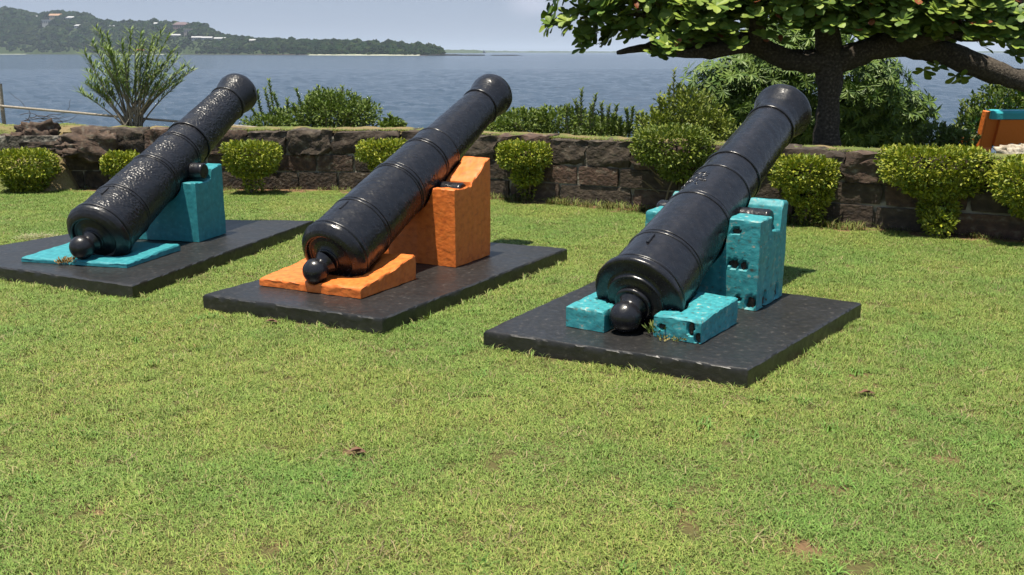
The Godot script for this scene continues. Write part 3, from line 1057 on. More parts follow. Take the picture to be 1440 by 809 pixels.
	if c.big > 0.0:
		# worn cast cipher
		var cb := MB.new()
		for stroke in 9:
			var pts := []
			var rad := []
			var c0 := Vector2(rng.randf_range(-.075, .075), rng.randf_range(-.35, .35))
			var a0 := rng.randf() * TAU
			for j in 9:
				var a := a0 + j * 0.5
				var s := 1.2 + c0.x + .035 * cos(a)
				var th := 0.3 + c0.y + .16 * sin(a)
				var r := lerpf(p[4], p[5], (s - 1.02) / .36) + .001
				pts.append(org + ax * s + (up * cos(th) + Vector3(-1, 0, 0) * sin(th)) * r)
				rad.append(rng.randf_range(.004, .0075))
			cb.tube(pts, rad, 6, Color(.33, .33, .33))
		part("cipher", cb.mesh(pm_), o)
	# outline used when the cradles are cut
	c.table = []
	for q in [br, barrel]:
		for j in q.size() - 1:
			var cnt := maxi(1, int(q[j].distance_to(q[j + 1]) / 0.02))
			for w in cnt:
				c.table.append(q[j].lerp(q[j + 1], float(w) / cnt))
	c.bb = bb

func along(pts: Array, f: float) -> float:
	if f <= pts[0].x:
		return pts[0].y
	for k in pts.size() - 1:
		if f <= pts[k + 1].x:
			return lerpf(pts[k].y, pts[k + 1].y, (f - pts[k].x) / maxf(pts[k + 1].x - pts[k].x, 1e-5))
	return pts[pts.size() - 1].y

# plan in the cannon's own axes: f forward, x to the right; heights over the slab
func support(c: Dictionary, called: String, label: String, cat: String, x0: float, x1: float, f0: float, f1: float, line: Array, nu: int, nv: int, m: Material, sd: int, rough: float, extra = null, holes := []) -> MeshInstance3D:
	var where := func(u: float, v: float) -> Vector2: return Vector2(lerpf(x0, x1, u), -lerpf(f0, f1, v))
	var top := func(x: float, z: float) -> float:
		var y := along(line, -z)
		if extra != null:
			y = extra.call(x, -z, y)
		y = minf(y, underside(c, -z, x - c.off.x) - 0.002)
		# the trunnions lie in a slot
		if absf(-z - c.tr.x) < 0.072 and absf(x) < c.trx + 0.02 and f0 > 0.5:
			y = minf(y, c.tr.y - c.slot)
		return maxf(y, 0.012)
	var o := single(called, block(nu, nv, where, top, 0.001, 0.009, rough, m, sd, holes), label, cat)
	o.position = c.base + Vector3(0, 0.003, 0)
	o.rotation.y = -deg_to_rad(c.yaw)
	return o

# dark bare concrete showing in the recesses of a block
func chips(o: Node3D, holes: Array) -> void:
	for h in holes:
		var b := MB.new()
		var s := Vector3(h[1].x * 1.5, h[1].y * 1.5, .02) if absf(h[2].z) > 0.5 else Vector3(.02, h[1].y * 1.5, h[1].x * 1.5)
		rough_rock(b, Vector3.ZERO, s, Color(.33, .33, .33), int(h[0].y * 900), 8, 12, .8)
		part("chip", b.mesh(M.stone2), o, "dark hole in the paint").position = h[0] - h[2] * .022

func build_supports(list: Array) -> void:
	var c: Dictionary = list[0]
	support(c, "support_block", c.blab, "block", -0.34, 0.335, 0.98, 1.4, [Vector2(.98, .485), Vector2(1.1, .482), Vector2(1.115, .47), Vector2(1.215, .49), Vector2(1.235, .57), Vector2(1.4, .6)], 46, 40, M.teal, 3, .003)
	support(c, "breech_plate", "thin turquoise plate, cracked, under the button of the leftmost cannon", "plate", -0.52, 0.38, -0.05, 0.63, [Vector2(-.05, .035), Vector2(.63, .052)], 60, 46, M.teal, 5, .005, func(x: float, f: float, y: float) -> float: return 0.01 if absf(x + 0.1 + 0.06 * f + 0.02 * nz.get_noise_1d(f * 40.0)) < 0.022 and f < 0.2 else y)
	c = list[1]
	support(c, "support_block", c.blab, "block", -0.42, 0.41, 1.05, 1.57, [Vector2(1.05, .565), Vector2(1.14, .56), Vector2(1.29, .565), Vector2(1.3, .59), Vector2(1.57, .75)], 56, 50, M.orange, 7, .006)
	support(c, "breech_wedge", "sloping orange block under the breech of the middle cannon", "block", -0.46, 0.36, -0.04, 0.6, [Vector2(-.04, .07), Vector2(0.0, .078), Vector2(.3, .11), Vector2(.6, .17)], 56, 44, M.orange, 8, .006, func(x: float, f: float, y: float) -> float: return y * (0.72 + 0.3 * (x + 0.46) / 0.82))
	c = list[2]
	var fr := Vector3(0, 0, 1)
	var rt := Vector3(1, 0, 0)
	var hb := [[Vector3(.26, .27, -.86), Vector2(0.038, 0.026), fr], [Vector3(.325, .265, -.86), Vector2(0.026, 0.030), fr], [Vector3(.27, .47, -.86), Vector2(.035, .018), fr], [Vector3(.385, .045, -.86), Vector2(0.034, 0.045), fr], [Vector3(.42, .04, -1.0), Vector2(.035, .055), rt], [Vector3(.42, .06, -1.22), Vector2(.03, .06), rt], [Vector3(.3, .06, -.86), Vector2(.03, .02), fr]]
	var hc := [[Vector3(.37, .075, -.02), Vector2(.02, .05), fr], [Vector3(.2, .06, -.02), Vector2(.025, .018), fr], [Vector3(.41, .03, -.02), Vector2(.02, .03), fr]]
	var o := support(c, "support_block", c.blab, "block", -0.33, 0.42, 0.86, 1.33, [Vector2(.86, .545), Vector2(1.06, .55), Vector2(1.066, .46), Vector2(1.214, .45), Vector2(1.222, .57), Vector2(1.26, .62), Vector2(1.33, .615)], 56, 48, M.teal_worn, 11, .0045, null, hb)
	chips(o, hb)
	support(c, "breech_chock", "worn turquoise chock left of the button of the rightmost cannon", "block", -0.35, -0.105, -0.07, 0.5, [Vector2(-.07, .12), Vector2(.5, .15)], 20, 44, M.teal_worn, 12, .004)
	o = support(c, "breech_chock", "worn turquoise chock right of the button of the rightmost cannon", "block", 0.15, 0.43, 0.02, 0.53, [Vector2(0.0, .125), Vector2(.53, .155)], 24, 44, M.teal_worn, 13, .004, null, hc)
	chips(o, hc)

# ---------------------------------------------------------------- leaves
func scatter(b: MB, cen: Vector3, rad: Vector3, power: float, n: int, len0: float, len1: float, wid: float, c0: Color, c1: Color, shell := 0.55, up_bias := 0.35) -> void:
	for k in n:
		var d := rand_dir()
		var e := d
		if power < 0.99:
			# evenly over a rounded box
			e = Vector3(rng.randf_range(-1, 1), rng.randf_range(-1, 1), rng.randf_range(-1, 1))
			var ex := 2.0 / power
			e /= maxf(pow(pow(absf(e.x), ex) + pow(absf(e.y), ex) + pow(absf(e.z), ex), 1.0 / ex), 0.05)
			d = Vector3(e.x / rad.x, e.y / rad.y, e.z / rad.z)
			d = Vector3(signf(d.x) * pow(absf(e.x), 3.0), signf(d.y) * pow(absf(e.y), 3.0), signf(d.z) * pow(absf(e.z), 3.0)).normalized()
		var lump := 1.0 + 0.2 * nz.get_noise_3dv((cen + e * rad) * 7.0 + rad * 40.0)
		var p := cen + e * rad * lump * lerpf(shell, 1.0, pow(rng.randf(), 0.6))
		var dir := (d + rand_dir() * 0.9 + Vector3(0, up_bias, 0)).normalized()
		var up := (d * 0.6 + Vector3(0, 0.8, 0) + rand_dir() * 0.7).normalized()
		var l := rng.randf_range(len0, len1)
		var t := rng.randf()
		b.leaf(p, dir, up, l, l * wid, 0.25, c0.lerp(c1, t) * rng.randf_range(0.75, 1.2))

func make_hedges() -> void:
	# label, list of volumes: centre, half size, power; then stems
	var lo := Color(.12, .18, .02)
	var hi := Color(.33, .33, .028)
	var hs := [
		["round leafy bush by the broken end of the parapet, leftmost", [[Vector3(-5.730, 0.370, -11.750), Vector3(.35, .16, .24), .55], [Vector3(-5.745, 0.154, -11.800), Vector3(.26, .14, .2), .9]], Vector3(-5.763, 0.030, -11.775), 3400],
		["small bush half hidden behind the leftmost cannon barrel", [[Vector3(-4.590, 0.378, -11.750), Vector3(.24, .12, .2), .7]], Vector3(-4.638, 0.030, -11.837), 1500],
		["clipped oblong bush right of the leftmost support block", [[Vector3(-3.021, 0.485, -11.600), Vector3(.31, .14, .22), .42], [Vector3(-3.027, 0.331, -11.650), Vector3(.27, .1, .2), .8]], Vector3(-3.028, 0.030, -11.652), 3000],
		["flat topped bush behind the barrel of the middle cannon", [[Vector3(-1.470, 0.539, -11.550), Vector3(.31, .11, .22), .42], [Vector3(-1.447, 0.386, -11.600), Vector3(.24, .1, .2), .8]], Vector3(-1.441, 0.030, -11.533), 2600],
		["small bush tapering to its foot right of the orange block", [[Vector3(0.132, 0.551, -10.950), Vector3(.29, .13, .22), .48], [Vector3(0.172, 0.364, -10.950), Vector3(.17, .15, .16), .9]], Vector3(0.192, 0.030, -11.132), 3000],
		["tall dark green bush with bare stems behind the rightmost cannon", [[Vector3(1.614, 0.722, -10.100), Vector3(.4, .2, .3), .75], [Vector3(1.730, 0.507, -10.100), Vector3(.24, .14, .2), .9]], Vector3(1.717, 0.030, -10.357), 4200],
		["yellow green bush right of the rightmost cannon", [[Vector3(2.775, 0.533, -9.450), Vector3(.29, .15, .23), .45], [Vector3(2.822, 0.336, -9.450), Vector3(.24, .13, .18), .9]], Vector3(2.857, 0.030, -9.473), 3400],
		["largest clipped bush, wide and T shaped, in front of the bench", [[Vector3(3.779, 0.662, -8.950), Vector3(.46, .15, .28), .4], [Vector3(3.859, 0.496, -8.950), Vector3(.36, .12, .22), .85], [Vector3(3.870, 0.257, -8.950), Vector3(.17, .2, .15), .9]], Vector3(3.814, 0.030, -8.793), 6800],
		["bush cut by the right edge of the picture", [[Vector3(4.455, 0.572, -8.500), Vector3(.33, .2, .28), .7], [Vector3(4.538, 0.388, -8.500), Vector3(.25, .14, .2), .9]], Vector3(4.651, 0.030, -8.587), 3800],
	]
	for k in hs.size():
		var h: Array = hs[k]
		var o := thing("hedge_bush", h[0], "bush", h[2], 0.0, "clipped bushes along the parapet")
		var b := MB.new()
		var total := 0.0
		for q in h[1]:
			total += q[1].x * q[1].y
		for q in h[1]:
			var share: float = q[1].x * q[1].y / total
			var dark := Color(.075, .12, .018) if k == 5 else lo
			var lite := Color(.2, .23, .03) if k == 5 else hi
			scatter(b, q[0] - h[2], q[1], q[2], int(h[3] * share * 1.5), .03, .055, .55, dark, lite, 0.5)
		if k != 5:
			scatter(b, Vector3(0, .13, .02), Vector3(.13, .13, .11), 1.0, 380, .03, .05, .55, lo, hi, 0.3)
		part("foliage", b.mesh(M.leaf), o)
		var n := 3 if k != 5 else 11
		for s in n:
			b = MB.new()
			var foot := Vector3(rng.randf_range(-.06, .06), 0.0, rng.randf_range(-.05, .05))
			var q: Array = h[1][h[1].size() - 1]
			var top: Vector3 = q[0] - h[2] + Vector3(rng.randf_range(-.6, .6) * q[1].x, 0.0, rng.randf_range(-.5, .5) * q[1].z)
			if k == 5:
				foot = Vector3(rng.randf_range(-.2, .2), 0, rng.randf_range(-.1, .1))
				if s < 5:
					foot = Vector3(rng.randf_range(0, .1), 0.1, 0)
					top = foot + Vector3(rng.randf_range(-.5, -.3), rng.randf_range(.22, .42), .1)
			var mid := foot.lerp(top, 0.5) + Vector3(rng.randf_range(-.04, .04), 0, rng.randf_range(-.03, .03))
			b.tube([foot - Vector3(0, .04, 0), mid, top], [.014, .011, .006], 6, Color(.16, .12, .08))
			part("stem", b.mesh(M.twig), o)

func shoot(b: MB, s: MB, foot: Vector3, top: Vector3, n: int, l: float, w: float, c0: Color, c1: Color, from := 0.3) -> void:
	var bend := Vector3(rng.randf_range(-.05, .05), 0, rng.randf_range(-.05, .05))
	var pts := []
	for k in 5:
		var t := k / 4.0
		pts.append(foot.lerp(top, t) + bend * sin(PI * t))
	s.tube(pts, [.012, .01, .008, .006, .003], 5, Color(.2, .16, .1))
	for k in n:
		var t := lerpf(from, 1.0, float(k) / n)
		var p := foot.lerp(top, t) + bend * sin(PI * t)
		var a := k * 2.4 + rng.randf() * 0.6
		var d := (Vector3(cos(a), 0.45 + 0.5 * t, sin(a)) + (top - foot).normalized() * 0.4).normalized()
		b.leaf(p, d, Vector3(0, 1, 0.3), l * rng.randf_range(.75, 1.15), w, 0.2, c0.lerp(c1, rng.randf()) * rng.randf_range(.8, 1.15))

func make_bushes() -> void:
	var o: Node3D
	var b: MB
	var s: MB
	# oleander: many bare stems fanning out, narrow leaves in whorls near the tips
	var foot := Vector3(-4.876, 0.646, -12.900)
	foot.y = bank(foot.x, foot.z)
	o = thing("oleander", "tall oleander with bare stems fanning up behind the left cannon", "shrub", foot)
	b = MB.new()
	s = MB.new()
	var tips := [Vector3(-5.502, 1.148, -12.900), Vector3(-5.369, 1.308, -12.900), Vector3(-5.316, 1.633, -12.700), Vector3(-5.469, 1.410, -13.100), Vector3(-5.218, 1.936, -12.900), Vector3(-5.111, 1.744, -12.700), Vector3(-5.410, 1.498, -13.200), Vector3(-4.988, 1.693, -12.600), Vector3(-5.053, 1.501, -12.900), Vector3(-4.881, 1.333, -12.600), Vector3(-4.957, 1.410, -13.100), Vector3(-4.782, 1.919, -12.900), Vector3(-4.639, 1.676, -12.600), Vector3(-4.821, 1.498, -13.200), Vector3(-4.578, 1.374, -12.700), Vector3(-4.567, 1.711, -13.000), Vector3(-4.390, 1.919, -12.900), Vector3(-4.239, 1.847, -12.700), Vector3(-4.356, 1.505, -12.600), Vector3(-4.420, 1.481, -13.100), Vector3(-4.220, 1.571, -12.900), Vector3(-4.116, 1.419, -12.600), Vector3(-4.159, 1.376, -13.000), Vector3(-4.015, 1.431, -12.900), Vector3(-4.269, 1.243, -12.700), Vector3(-4.570, 1.212, -13.100), Vector3(-5.182, 1.281, -12.900), Vector3(-4.653, 1.763, -12.900), Vector3(-5.140, 1.632, -13.200), Vector3(-4.271, 1.694, -13.000), Vector3(-5.338, 1.764, -13.000), Vector3(-5.023, 1.548, -12.500), Vector3(-4.883, 1.762, -12.800), Vector3(-4.768, 1.607, -12.600), Vector3(-4.600, 1.545, -12.900), Vector3(-4.468, 1.848, -12.800), Vector3(-5.092, 1.850, -12.900), Vector3(-5.335, 1.261, -12.700), Vector3(-5.266, 1.196, -12.800), Vector3(-4.165, 1.284, -12.800), Vector3(-4.332, 1.348, -12.700), Vector3(-4.616, 1.341, -13.000), Vector3(-4.708, 1.313, -12.700), Vector3(-5.003, 1.482, -13.000), Vector3(-5.061, 1.380, -12.800), Vector3(-4.100, 1.501, -12.900), Vector3(-4.624, 1.883, -12.800), Vector3(-4.266, 1.589, -12.800)]
	for t: Vector3 in tips:
		var tip := t - foot
		var st := MB.new()
		var f0 := Vector3(rng.randf_range(-.13, .13), 0, rng.randf_range(-.1, .1))
		var mid := f0.lerp(tip, 0.5) + Vector3(-tip.x * 0.16 + rng.randf_range(-.06, .06), 0.05, rng.randf_range(-.08, .08))
		var pts := []
		for k in 7:
			var u := k / 6.0
			pts.append(f0.lerp(mid, u).lerp(mid.lerp(tip, u), u))
		st.tube(pts, [.012, .011, .01, .008, .006, .005, .003], 6, Color(.24, .21, .16) * rng.randf_range(.7, 1.1))
		part("stem", st.mesh(M.twig), o)
		for k in 60:
			var u := lerpf(0.5, 1.0, pow(k / 60.0, 0.7))
			var p := f0.lerp(mid, u).lerp(mid.lerp(tip, u), u)
			var a := k * 2.1 + rng.randf()
			var d := (Vector3(cos(a), rng.randf_range(-0.1, 1.2), sin(a)) + tip.normalized() * .4).normalized()
			b.leaf(p, d, Vector3(0, 1, .2), rng.randf_range(.08, .15), .018, 0.15, Color(.08, .14, .028).lerp(Color(.2, .26, .06), rng.randf()) * rng.randf_range(.8, 1.2))
	part("foliage", b.mesh(M.gloss_leaf), o)
	# bushes along the edge behind the parapet
	var g0 := Color(.07, .12, .022)
	var g1 := Color(.17, .22, .045)
	leafy("dense green bush growing behind the parapet between the left and middle cannons", Vector3(-2.514, 0.607, -13.400), [[Vector3(-2.361, 0.869, -13.400), Vector3(.52, .3, .4)], [Vector3(-2.017, 0.810, -13.300), Vector3(.3, .24, .3)], [Vector3(-2.818, 0.745, -13.300), Vector3(.42, .2, .3)], [Vector3(-3.173, 0.697, -13.200), Vector3(.4, .16, .3)], [Vector3(-2.516, 0.985, -13.500), Vector3(.26, .16, .25)]], 5200, g0, g1, [Vector3(-3.364, 1.147, -13.400), Vector3(-3.205, 1.294, -13.400), Vector3(-3.220, 1.182, -13.200), Vector3(-3.183, 1.106, -13.500), Vector3(-2.856, 1.166, -13.400), Vector3(-2.953, 1.041, -13.300), Vector3(-2.234, 1.202, -13.400), Vector3(-1.882, 1.055, -13.400), Vector3(-3.463, 0.949, -13.300), Vector3(-2.671, 1.045, -13.200)])
	leafy("small weedy plant right of the dense bush behind the parapet", Vector3(-1.509, 0.638, -13.000), [[Vector3(-1.535, 0.711, -13.000), Vector3(.16, .09, .12)]], 420, g0, g1, [Vector3(-1.595, 0.856, -13.000), Vector3(-1.505, 0.802, -13.000), Vector3(-1.425, 0.711, -13.000)])
	leafy("spreading bush behind the muzzle of the middle cannon", Vector3(0.457, 0.564, -12.900), [[Vector3(0.137, 0.754, -12.900), Vector3(.42, .18, .3)], [Vector3(0.633, 0.779, -12.800), Vector3(.48, .2, .3)], [Vector3(-0.181, 0.708, -12.800), Vector3(.3, .12, .25)], [Vector3(1.123, 0.697, -12.700), Vector3(.36, .16, .25)]], 4600, Color(.08, .13, .025), Color(.2, .25, .05), [Vector3(0.135, 0.957, -12.800), Vector3(0.400, 0.952, -12.900)])
	leafy("tall weeds with upright shoots at the end of the spreading bush", Vector3(1.134, 0.606, -12.300), [[Vector3(1.132, 0.693, -12.300), Vector3(.4, .1, .2)]], 800, Color(.06, .095, .02), Color(.14, .18, .04), [Vector3(0.845, 1.205, -12.300), Vector3(1.019, 1.138, -12.300), Vector3(0.961, 1.024, -12.200), Vector3(1.099, 1.031, -12.400), Vector3(1.168, 1.007, -12.200), Vector3(1.281, 1.001, -12.300), Vector3(1.375, 0.973, -12.200), Vector3(1.472, 0.984, -12.300), Vector3(0.684, 1.018, -12.300), Vector3(0.767, 1.065, -12.400), Vector3(1.298, 0.877, -12.100), Vector3(1.538, 0.910, -12.400), Vector3(1.222, 0.905, -12.200)])
	leafy("feathery yellow green shrub left of the sea almond trunk", Vector3(2.026, 0.607, -11.900), [[Vector3(2.057, 0.898, -11.900), Vector3(.4, .34, .35)], [Vector3(1.752, 0.781, -11.800), Vector3(.3, .2, .3)], [Vector3(2.338, 0.740, -11.800), Vector3(.3, .26, .3)]], 3800, Color(.1, .14, .02), Color(.22, .25, .04), [Vector3(1.893, 1.448, -11.900), Vector3(1.850, 1.269, -11.900), Vector3(1.772, 1.121, -11.900), Vector3(1.706, 1.158, -11.800), Vector3(1.974, 1.282, -12.000), Vector3(1.526, 0.956, -11.900), Vector3(1.582, 0.905, -11.800), Vector3(2.002, 1.207, -11.800), Vector3(1.647, 1.017, -12.000)])
	leafy("low scrub behind the parapet left of the bench", Vector3(5.718, 0.437, -13.200), [[Vector3(5.612, 0.567, -13.200), Vector3(.3, .16, .25)], [Vector3(5.761, 0.547, -13.000), Vector3(.25, .12, .2)]], 1400, g0, Color(.12, .16, .04), [Vector3(5.653, 0.715, -13.200), Vector3(5.742, 0.704, -13.100), Vector3(5.922, 0.816, -13.200)])
	leafy("leafy shrub behind the orange bench", Vector3(7.549, 0.317, -15.200), [[Vector3(7.393, 0.743, -15.200), Vector3(.62, .42, .4)], [Vector3(7.676, 0.998, -15.400), Vector3(.5, .35, .4)], [Vector3(6.946, 0.567, -15.000), Vector3(.3, .3, .3)], [Vector3(8.023, 0.848, -15.200), Vector3(.6, .6, .4)]], 3400, Color(.06, .1, .018), Color(.14, .18, .03), [Vector3(6.752, 0.933, -15.200), Vector3(6.916, 0.996, -15.200)], .05, .1, .5)
	# big dark-leaved tree in the shade behind the sea almond
	foot = Vector3(4.834, 0.124, -16.600)
	foot.y = bank(foot.x, foot.z)
	o = thing("mango_tree", "broad dark leafy tree with drooping narrow leaves behind the sea almond trunk", "tree", foot)
	b = MB.new()
	var vols := [[Vector3(3.412, 0.964, -16.200), Vector3(.72, .66, .6), 0], [Vector3(4.185, 1.237, -16.400), Vector3(.9, .7, .7), 0], [Vector3(5.547, 1.138, -16.000), Vector3(.62, .62, .6), 0], [Vector3(6.223, 0.683, -16.200), Vector3(.55, .48, .5), 0], [Vector3(4.979, 0.557, -16.400), Vector3(1.2, .42, .6), 0], [Vector3(3.320, 0.514, -16.200), Vector3(.6, .36, .5), 0], [Vector3(5.848, 0.400, -16.200), Vector3(.8, .3, .5), 0], [Vector3(4.545, 1.797, -16.800), Vector3(1.1, .5, .8), 0]]
	for q in vols:
		var cen: Vector3 = q[0] - foot
		var r: Vector3 = q[1]
		for k in int(430.0 * r.x * (r.y + r.z)):
			var d := rand_dir()
			if d.z < -0.5:
				d.z = -d.z
			var p := cen + d * r * lerpf(.45, 1.05, rng.randf()) * (1.0 + .2 * nz.get_noise_3dv((cen + d) * 6.0))
			var out := (d + Vector3(0, .25, .15)).normalized()
			var g := rng.randf_range(.75, 1.15)
			for j in 9:
				var a := j * 0.7 + rng.randf() * .5
				var side := out.cross(Vector3(.2, 1, .1)).normalized()
				var up2 := side.cross(out)
				var ld := (out * rng.randf_range(.1, .7) + side * cos(a) + up2 * sin(a) + Vector3(0, -.55, 0)).normalized()
				b.leaf(p, ld, out, rng.randf_range(.12, .19), .04, .18, Color(.055, .11, .02).lerp(Color(.15, .22, .04), rng.randf()) * g)
	part("crown", b.mesh(M.gloss_leaf), o)
	b = MB.new()
	b.tube([Vector3(0, -.2, 0), Vector3(.05, .5, 0), Vector3(.0, 1.1, 0)], [.12, .1, .07], 10, Color(.08, .065, .05))
	part("trunk", b.mesh(M.bark), o)
	for t in [Vector3(-1.1, .9, .3), Vector3(-.5, 1.4, -.1), Vector3(.8, 1.1, .4), Vector3(1.3, .6, .3)]:
		b = MB.new()
		b.tube([Vector3(.03, .45, 0), t * .55 + Vector3(0, .2, 0), t], [.06, .045, .015], 8, Color(.08, .065, .05))
		part("limb", b.mesh(M.bark), o)

func leafy(label: String, foot: Vector3, vols: Array, n: int, c0: Color, c1: Color, tips: Array, l0 := .035, l1 := .065, w := .5) -> void:
	foot.y = bank(foot.x, foot.z)
	var o := thing("wild_shrub", label, "shrub", foot, 0.0, "wild shrubs behind the parapet")
	var b := MB.new()
	var total := 0.0
	for q in vols:
		total += q[1].x * q[1].y
	for q in vols:
		scatter(b, q[0] - foot, q[1], 1.0, int(n * 1.4 * q[1].x * q[1].y / total), l0, l1, w, c0, c1, 0.35)
		for k in 7:
			var s := MB.new()
			var d := rand_dir()
			d.y = absf(d.y)
			var tip: Vector3 = q[0] - foot + d * q[1] * rng.randf_range(1.0, 1.25)
			shoot(b, s, Vector3(tip.x * .5, 0, tip.z * .5), tip, 26, l1, l1 * w, c0, c1, .45)
			part("stem", s.mesh(M.twig), o)
	for t in tips:
		var s := MB.new()
		var tip: Vector3 = t - foot
		shoot(b, s, Vector3(tip.x * .85, 0, tip.z), tip, 40, l1 * 1.05, l1 * w, c0, c1, .25)
		part("stem", s.mesh(M.twig), o)
	part("foliage", b.mesh(M.leaf), o)

func make_almond() -> void:
	var foot := Vector3(4.091, 0.437, -13.000)
	foot.y = bank(foot.x, foot.z)
	var o := thing("sea_almond_tree", "spreading sea almond tree with a dark forked trunk and rosettes of broad leaves", "tree", foot)
	var limb := func(pts: Array, rad: Array, called: String) -> void:
		var fine := []
		var fr := []
		var n := pts.size()
		for k in n - 1:
			for j in 5:
				var t := j / 5.0
				var p0: Vector3 = pts[maxi(k - 1, 0)]
				var p1: Vector3 = pts[k]
				var p2: Vector3 = pts[k + 1]
				var p3: Vector3 = pts[mini(k + 2, n - 1)]
				fine.append(p1.cubic_interpolate(p2, p0, p3, t) - foot)
				fr.append(lerpf(rad[k], rad[k + 1], t))
		fine.append(pts[n - 1] - foot)
		fr.append(rad[n - 1])
		var b := MB.new()
		b.tube(fine, fr, 14, Color(.33, .33, .33), 0.35, nz)
		part(called, b.mesh(M.bark), o)
	limb.call([Vector3(4.078, 0.363, -13.000), Vector3(4.082, 0.693, -13.000), Vector3(4.067, 1.144, -13.000), Vector3(4.038, 1.544, -13.000), Vector3(3.979, 2.028, -13.100), Vector3(3.904, 2.648, -13.300)], [.2, .15, .145, .18, .14, .1], "trunk")
	limb.call([Vector3(4.058, 1.518, -13.000), Vector3(3.557, 1.552, -13.100), Vector3(3.114, 1.748, -13.200), Vector3(2.560, 1.837, -13.200), Vector3(2.000, 1.747, -13.100), Vector3(1.625, 1.694, -13.000), Vector3(1.327, 1.641, -12.900)], [.16, .125, .12, .11, .085, .05, .025], "limb")
	limb.call([Vector3(3.114, 1.748, -13.200), Vector3(2.491, 1.659, -12.800), Vector3(1.940, 1.625, -12.400)], [.1, .09, .035], "limb")
	limb.call([Vector3(2.560, 1.837, -13.200), Vector3(2.203, 2.034, -13.300), Vector3(1.638, 2.119, -13.200), Vector3(1.172, 2.185, -13.100), Vector3(0.852, 2.043, -13.000)], [.09, .07, .045, .025, .01], "limb")
	limb.call([Vector3(4.033, 1.482, -13.000), Vector3(4.472, 1.659, -13.000), Vector3(4.961, 1.747, -13.000), Vector3(5.515, 1.624, -13.000), Vector3(6.078, 1.429, -13.000), Vector3(6.596, 1.269, -13.000), Vector3(7.295, 1.144, -13.000)], [.17, .15, .15, .15, .14, .13, .11], "limb")
	limb.call([Vector3(4.921, 1.763, -12.900), Vector3(5.280, 1.844, -12.500), Vector3(5.669, 1.826, -12.400), Vector3(5.944, 2.005, -12.300), Vector3(6.075, 2.331, -12.300)], [.12, .06, .05, .045, .03], "limb")
	limb.call([Vector3(3.114, 1.748, -13.200), Vector3(3.136, 2.112, -13.000), Vector3(3.294, 2.456, -13.000)], [.12, .1, .08], "limb")
	limb.call([Vector3(2.446, 1.941, -13.100), Vector3(2.352, 2.194, -12.900), Vector3(2.249, 2.534, -12.900)], [.05, .04, .03], "limb")
	limb.call([Vector3(3.973, 2.116, -13.100), Vector3(5.014, 2.671, -13.600), Vector3(6.240, 3.334, -14.000)], [.15, .12, .08], "limb")
	limb.call([Vector3(3.948, 2.203, -13.100), Vector3(3.193, 2.866, -13.800), Vector3(2.528, 3.382, -14.400)], [.15, .11, .07], "limb")
	var b := MB.new()
	var tw := MB.new()
	var rosette := func(p: Vector3, face: Vector3, n: int, size: float) -> void:
		var side := face.cross(Vector3(.3, .2, .9)).normalized()
		var up := side.cross(face)
		var g := rng.randf_range(.8, 1.15)
		for j in n:
			var a := j * 2.4 + rng.randf() * .5
			var d: Vector3 = (face * rng.randf_range(.15, .8) + side * cos(a) + up * sin(a)).normalized()
			var l := size * rng.randf_range(.75, 1.1)
			var c := Color(.07, .13, .018).lerp(Color(.23, .29, .04), pow(rng.randf(), 1.4))
			if rng.randf() < .02:
				c = Color(.2, .06, .02)
			b.broad(p, d, face, l, l * .56, .12, rng.randf_range(.0, .3), c * g)
	# the crown: clusters on a broad dome, dense underneath along the limbs
	var under := [Vector2(0.35, 1.98), Vector2(0.7, 1.86), Vector2(1.2, 1.78), Vector2(1.9, 1.95), Vector2(2.6, 2.02), Vector2(3.4, 2.05), Vector2(4.2, 2.05), Vector2(5.0, 1.9), Vector2(5.8, 1.72), Vector2(6.6, 1.6), Vector2(8.5, 1.5)]
	var front := [Vector2(1.2, 1.72), Vector2(2.2, 1.85), Vector2(3.0, 1.92), Vector2(3.8, 2.05), Vector2(4.3, 1.98), Vector2(5.0, 2.03), Vector2(5.6, 1.95), Vector2(6.3, 1.75)]
	for k in 1900:
		var x := rng.randf_range(0.4, 7.6)
		var z := rng.randf_range(-14.7, -12.05)
		var cx := (x - 4.0) / 3.7
		var cz := (z + 13.35) / 1.32
		var e := 1.0 - cx * cx - cz * cz
		if e <= 0.03 or (x > 5.7 and (z > -12.9 or z < -13.5)):
			continue
		var y0 := along(under, x) + 0.12 * nz.get_noise_3d(x * 3.0, 0, z * 3.0)
		var y1 := y0 + 0.35 + 2.3 * sqrt(e)
		var t := rng.randf()
		var y: float
		if k % 2 == 0:
			y = lerpf(y0, minf(y1, y0 + 0.75), t)
		else:
			y = lerpf(y0, y1, pow(t, .4))
		var p := Vector3(x, y, z)
		var face := (Vector3(cx * .9, 0.75, (z + 13.0) * .5) + rand_dir() * .6).normalized()
		rosette.call(p - foot, face, 8, .2)
		if rng.randf() < .35 and y > y0 + .35:
			tw.tube([p - foot, p - foot - face * .2 + Vector3(-cx * .15, .05, 0)], [.007, .012], 5, Color(.07, .06, .045))
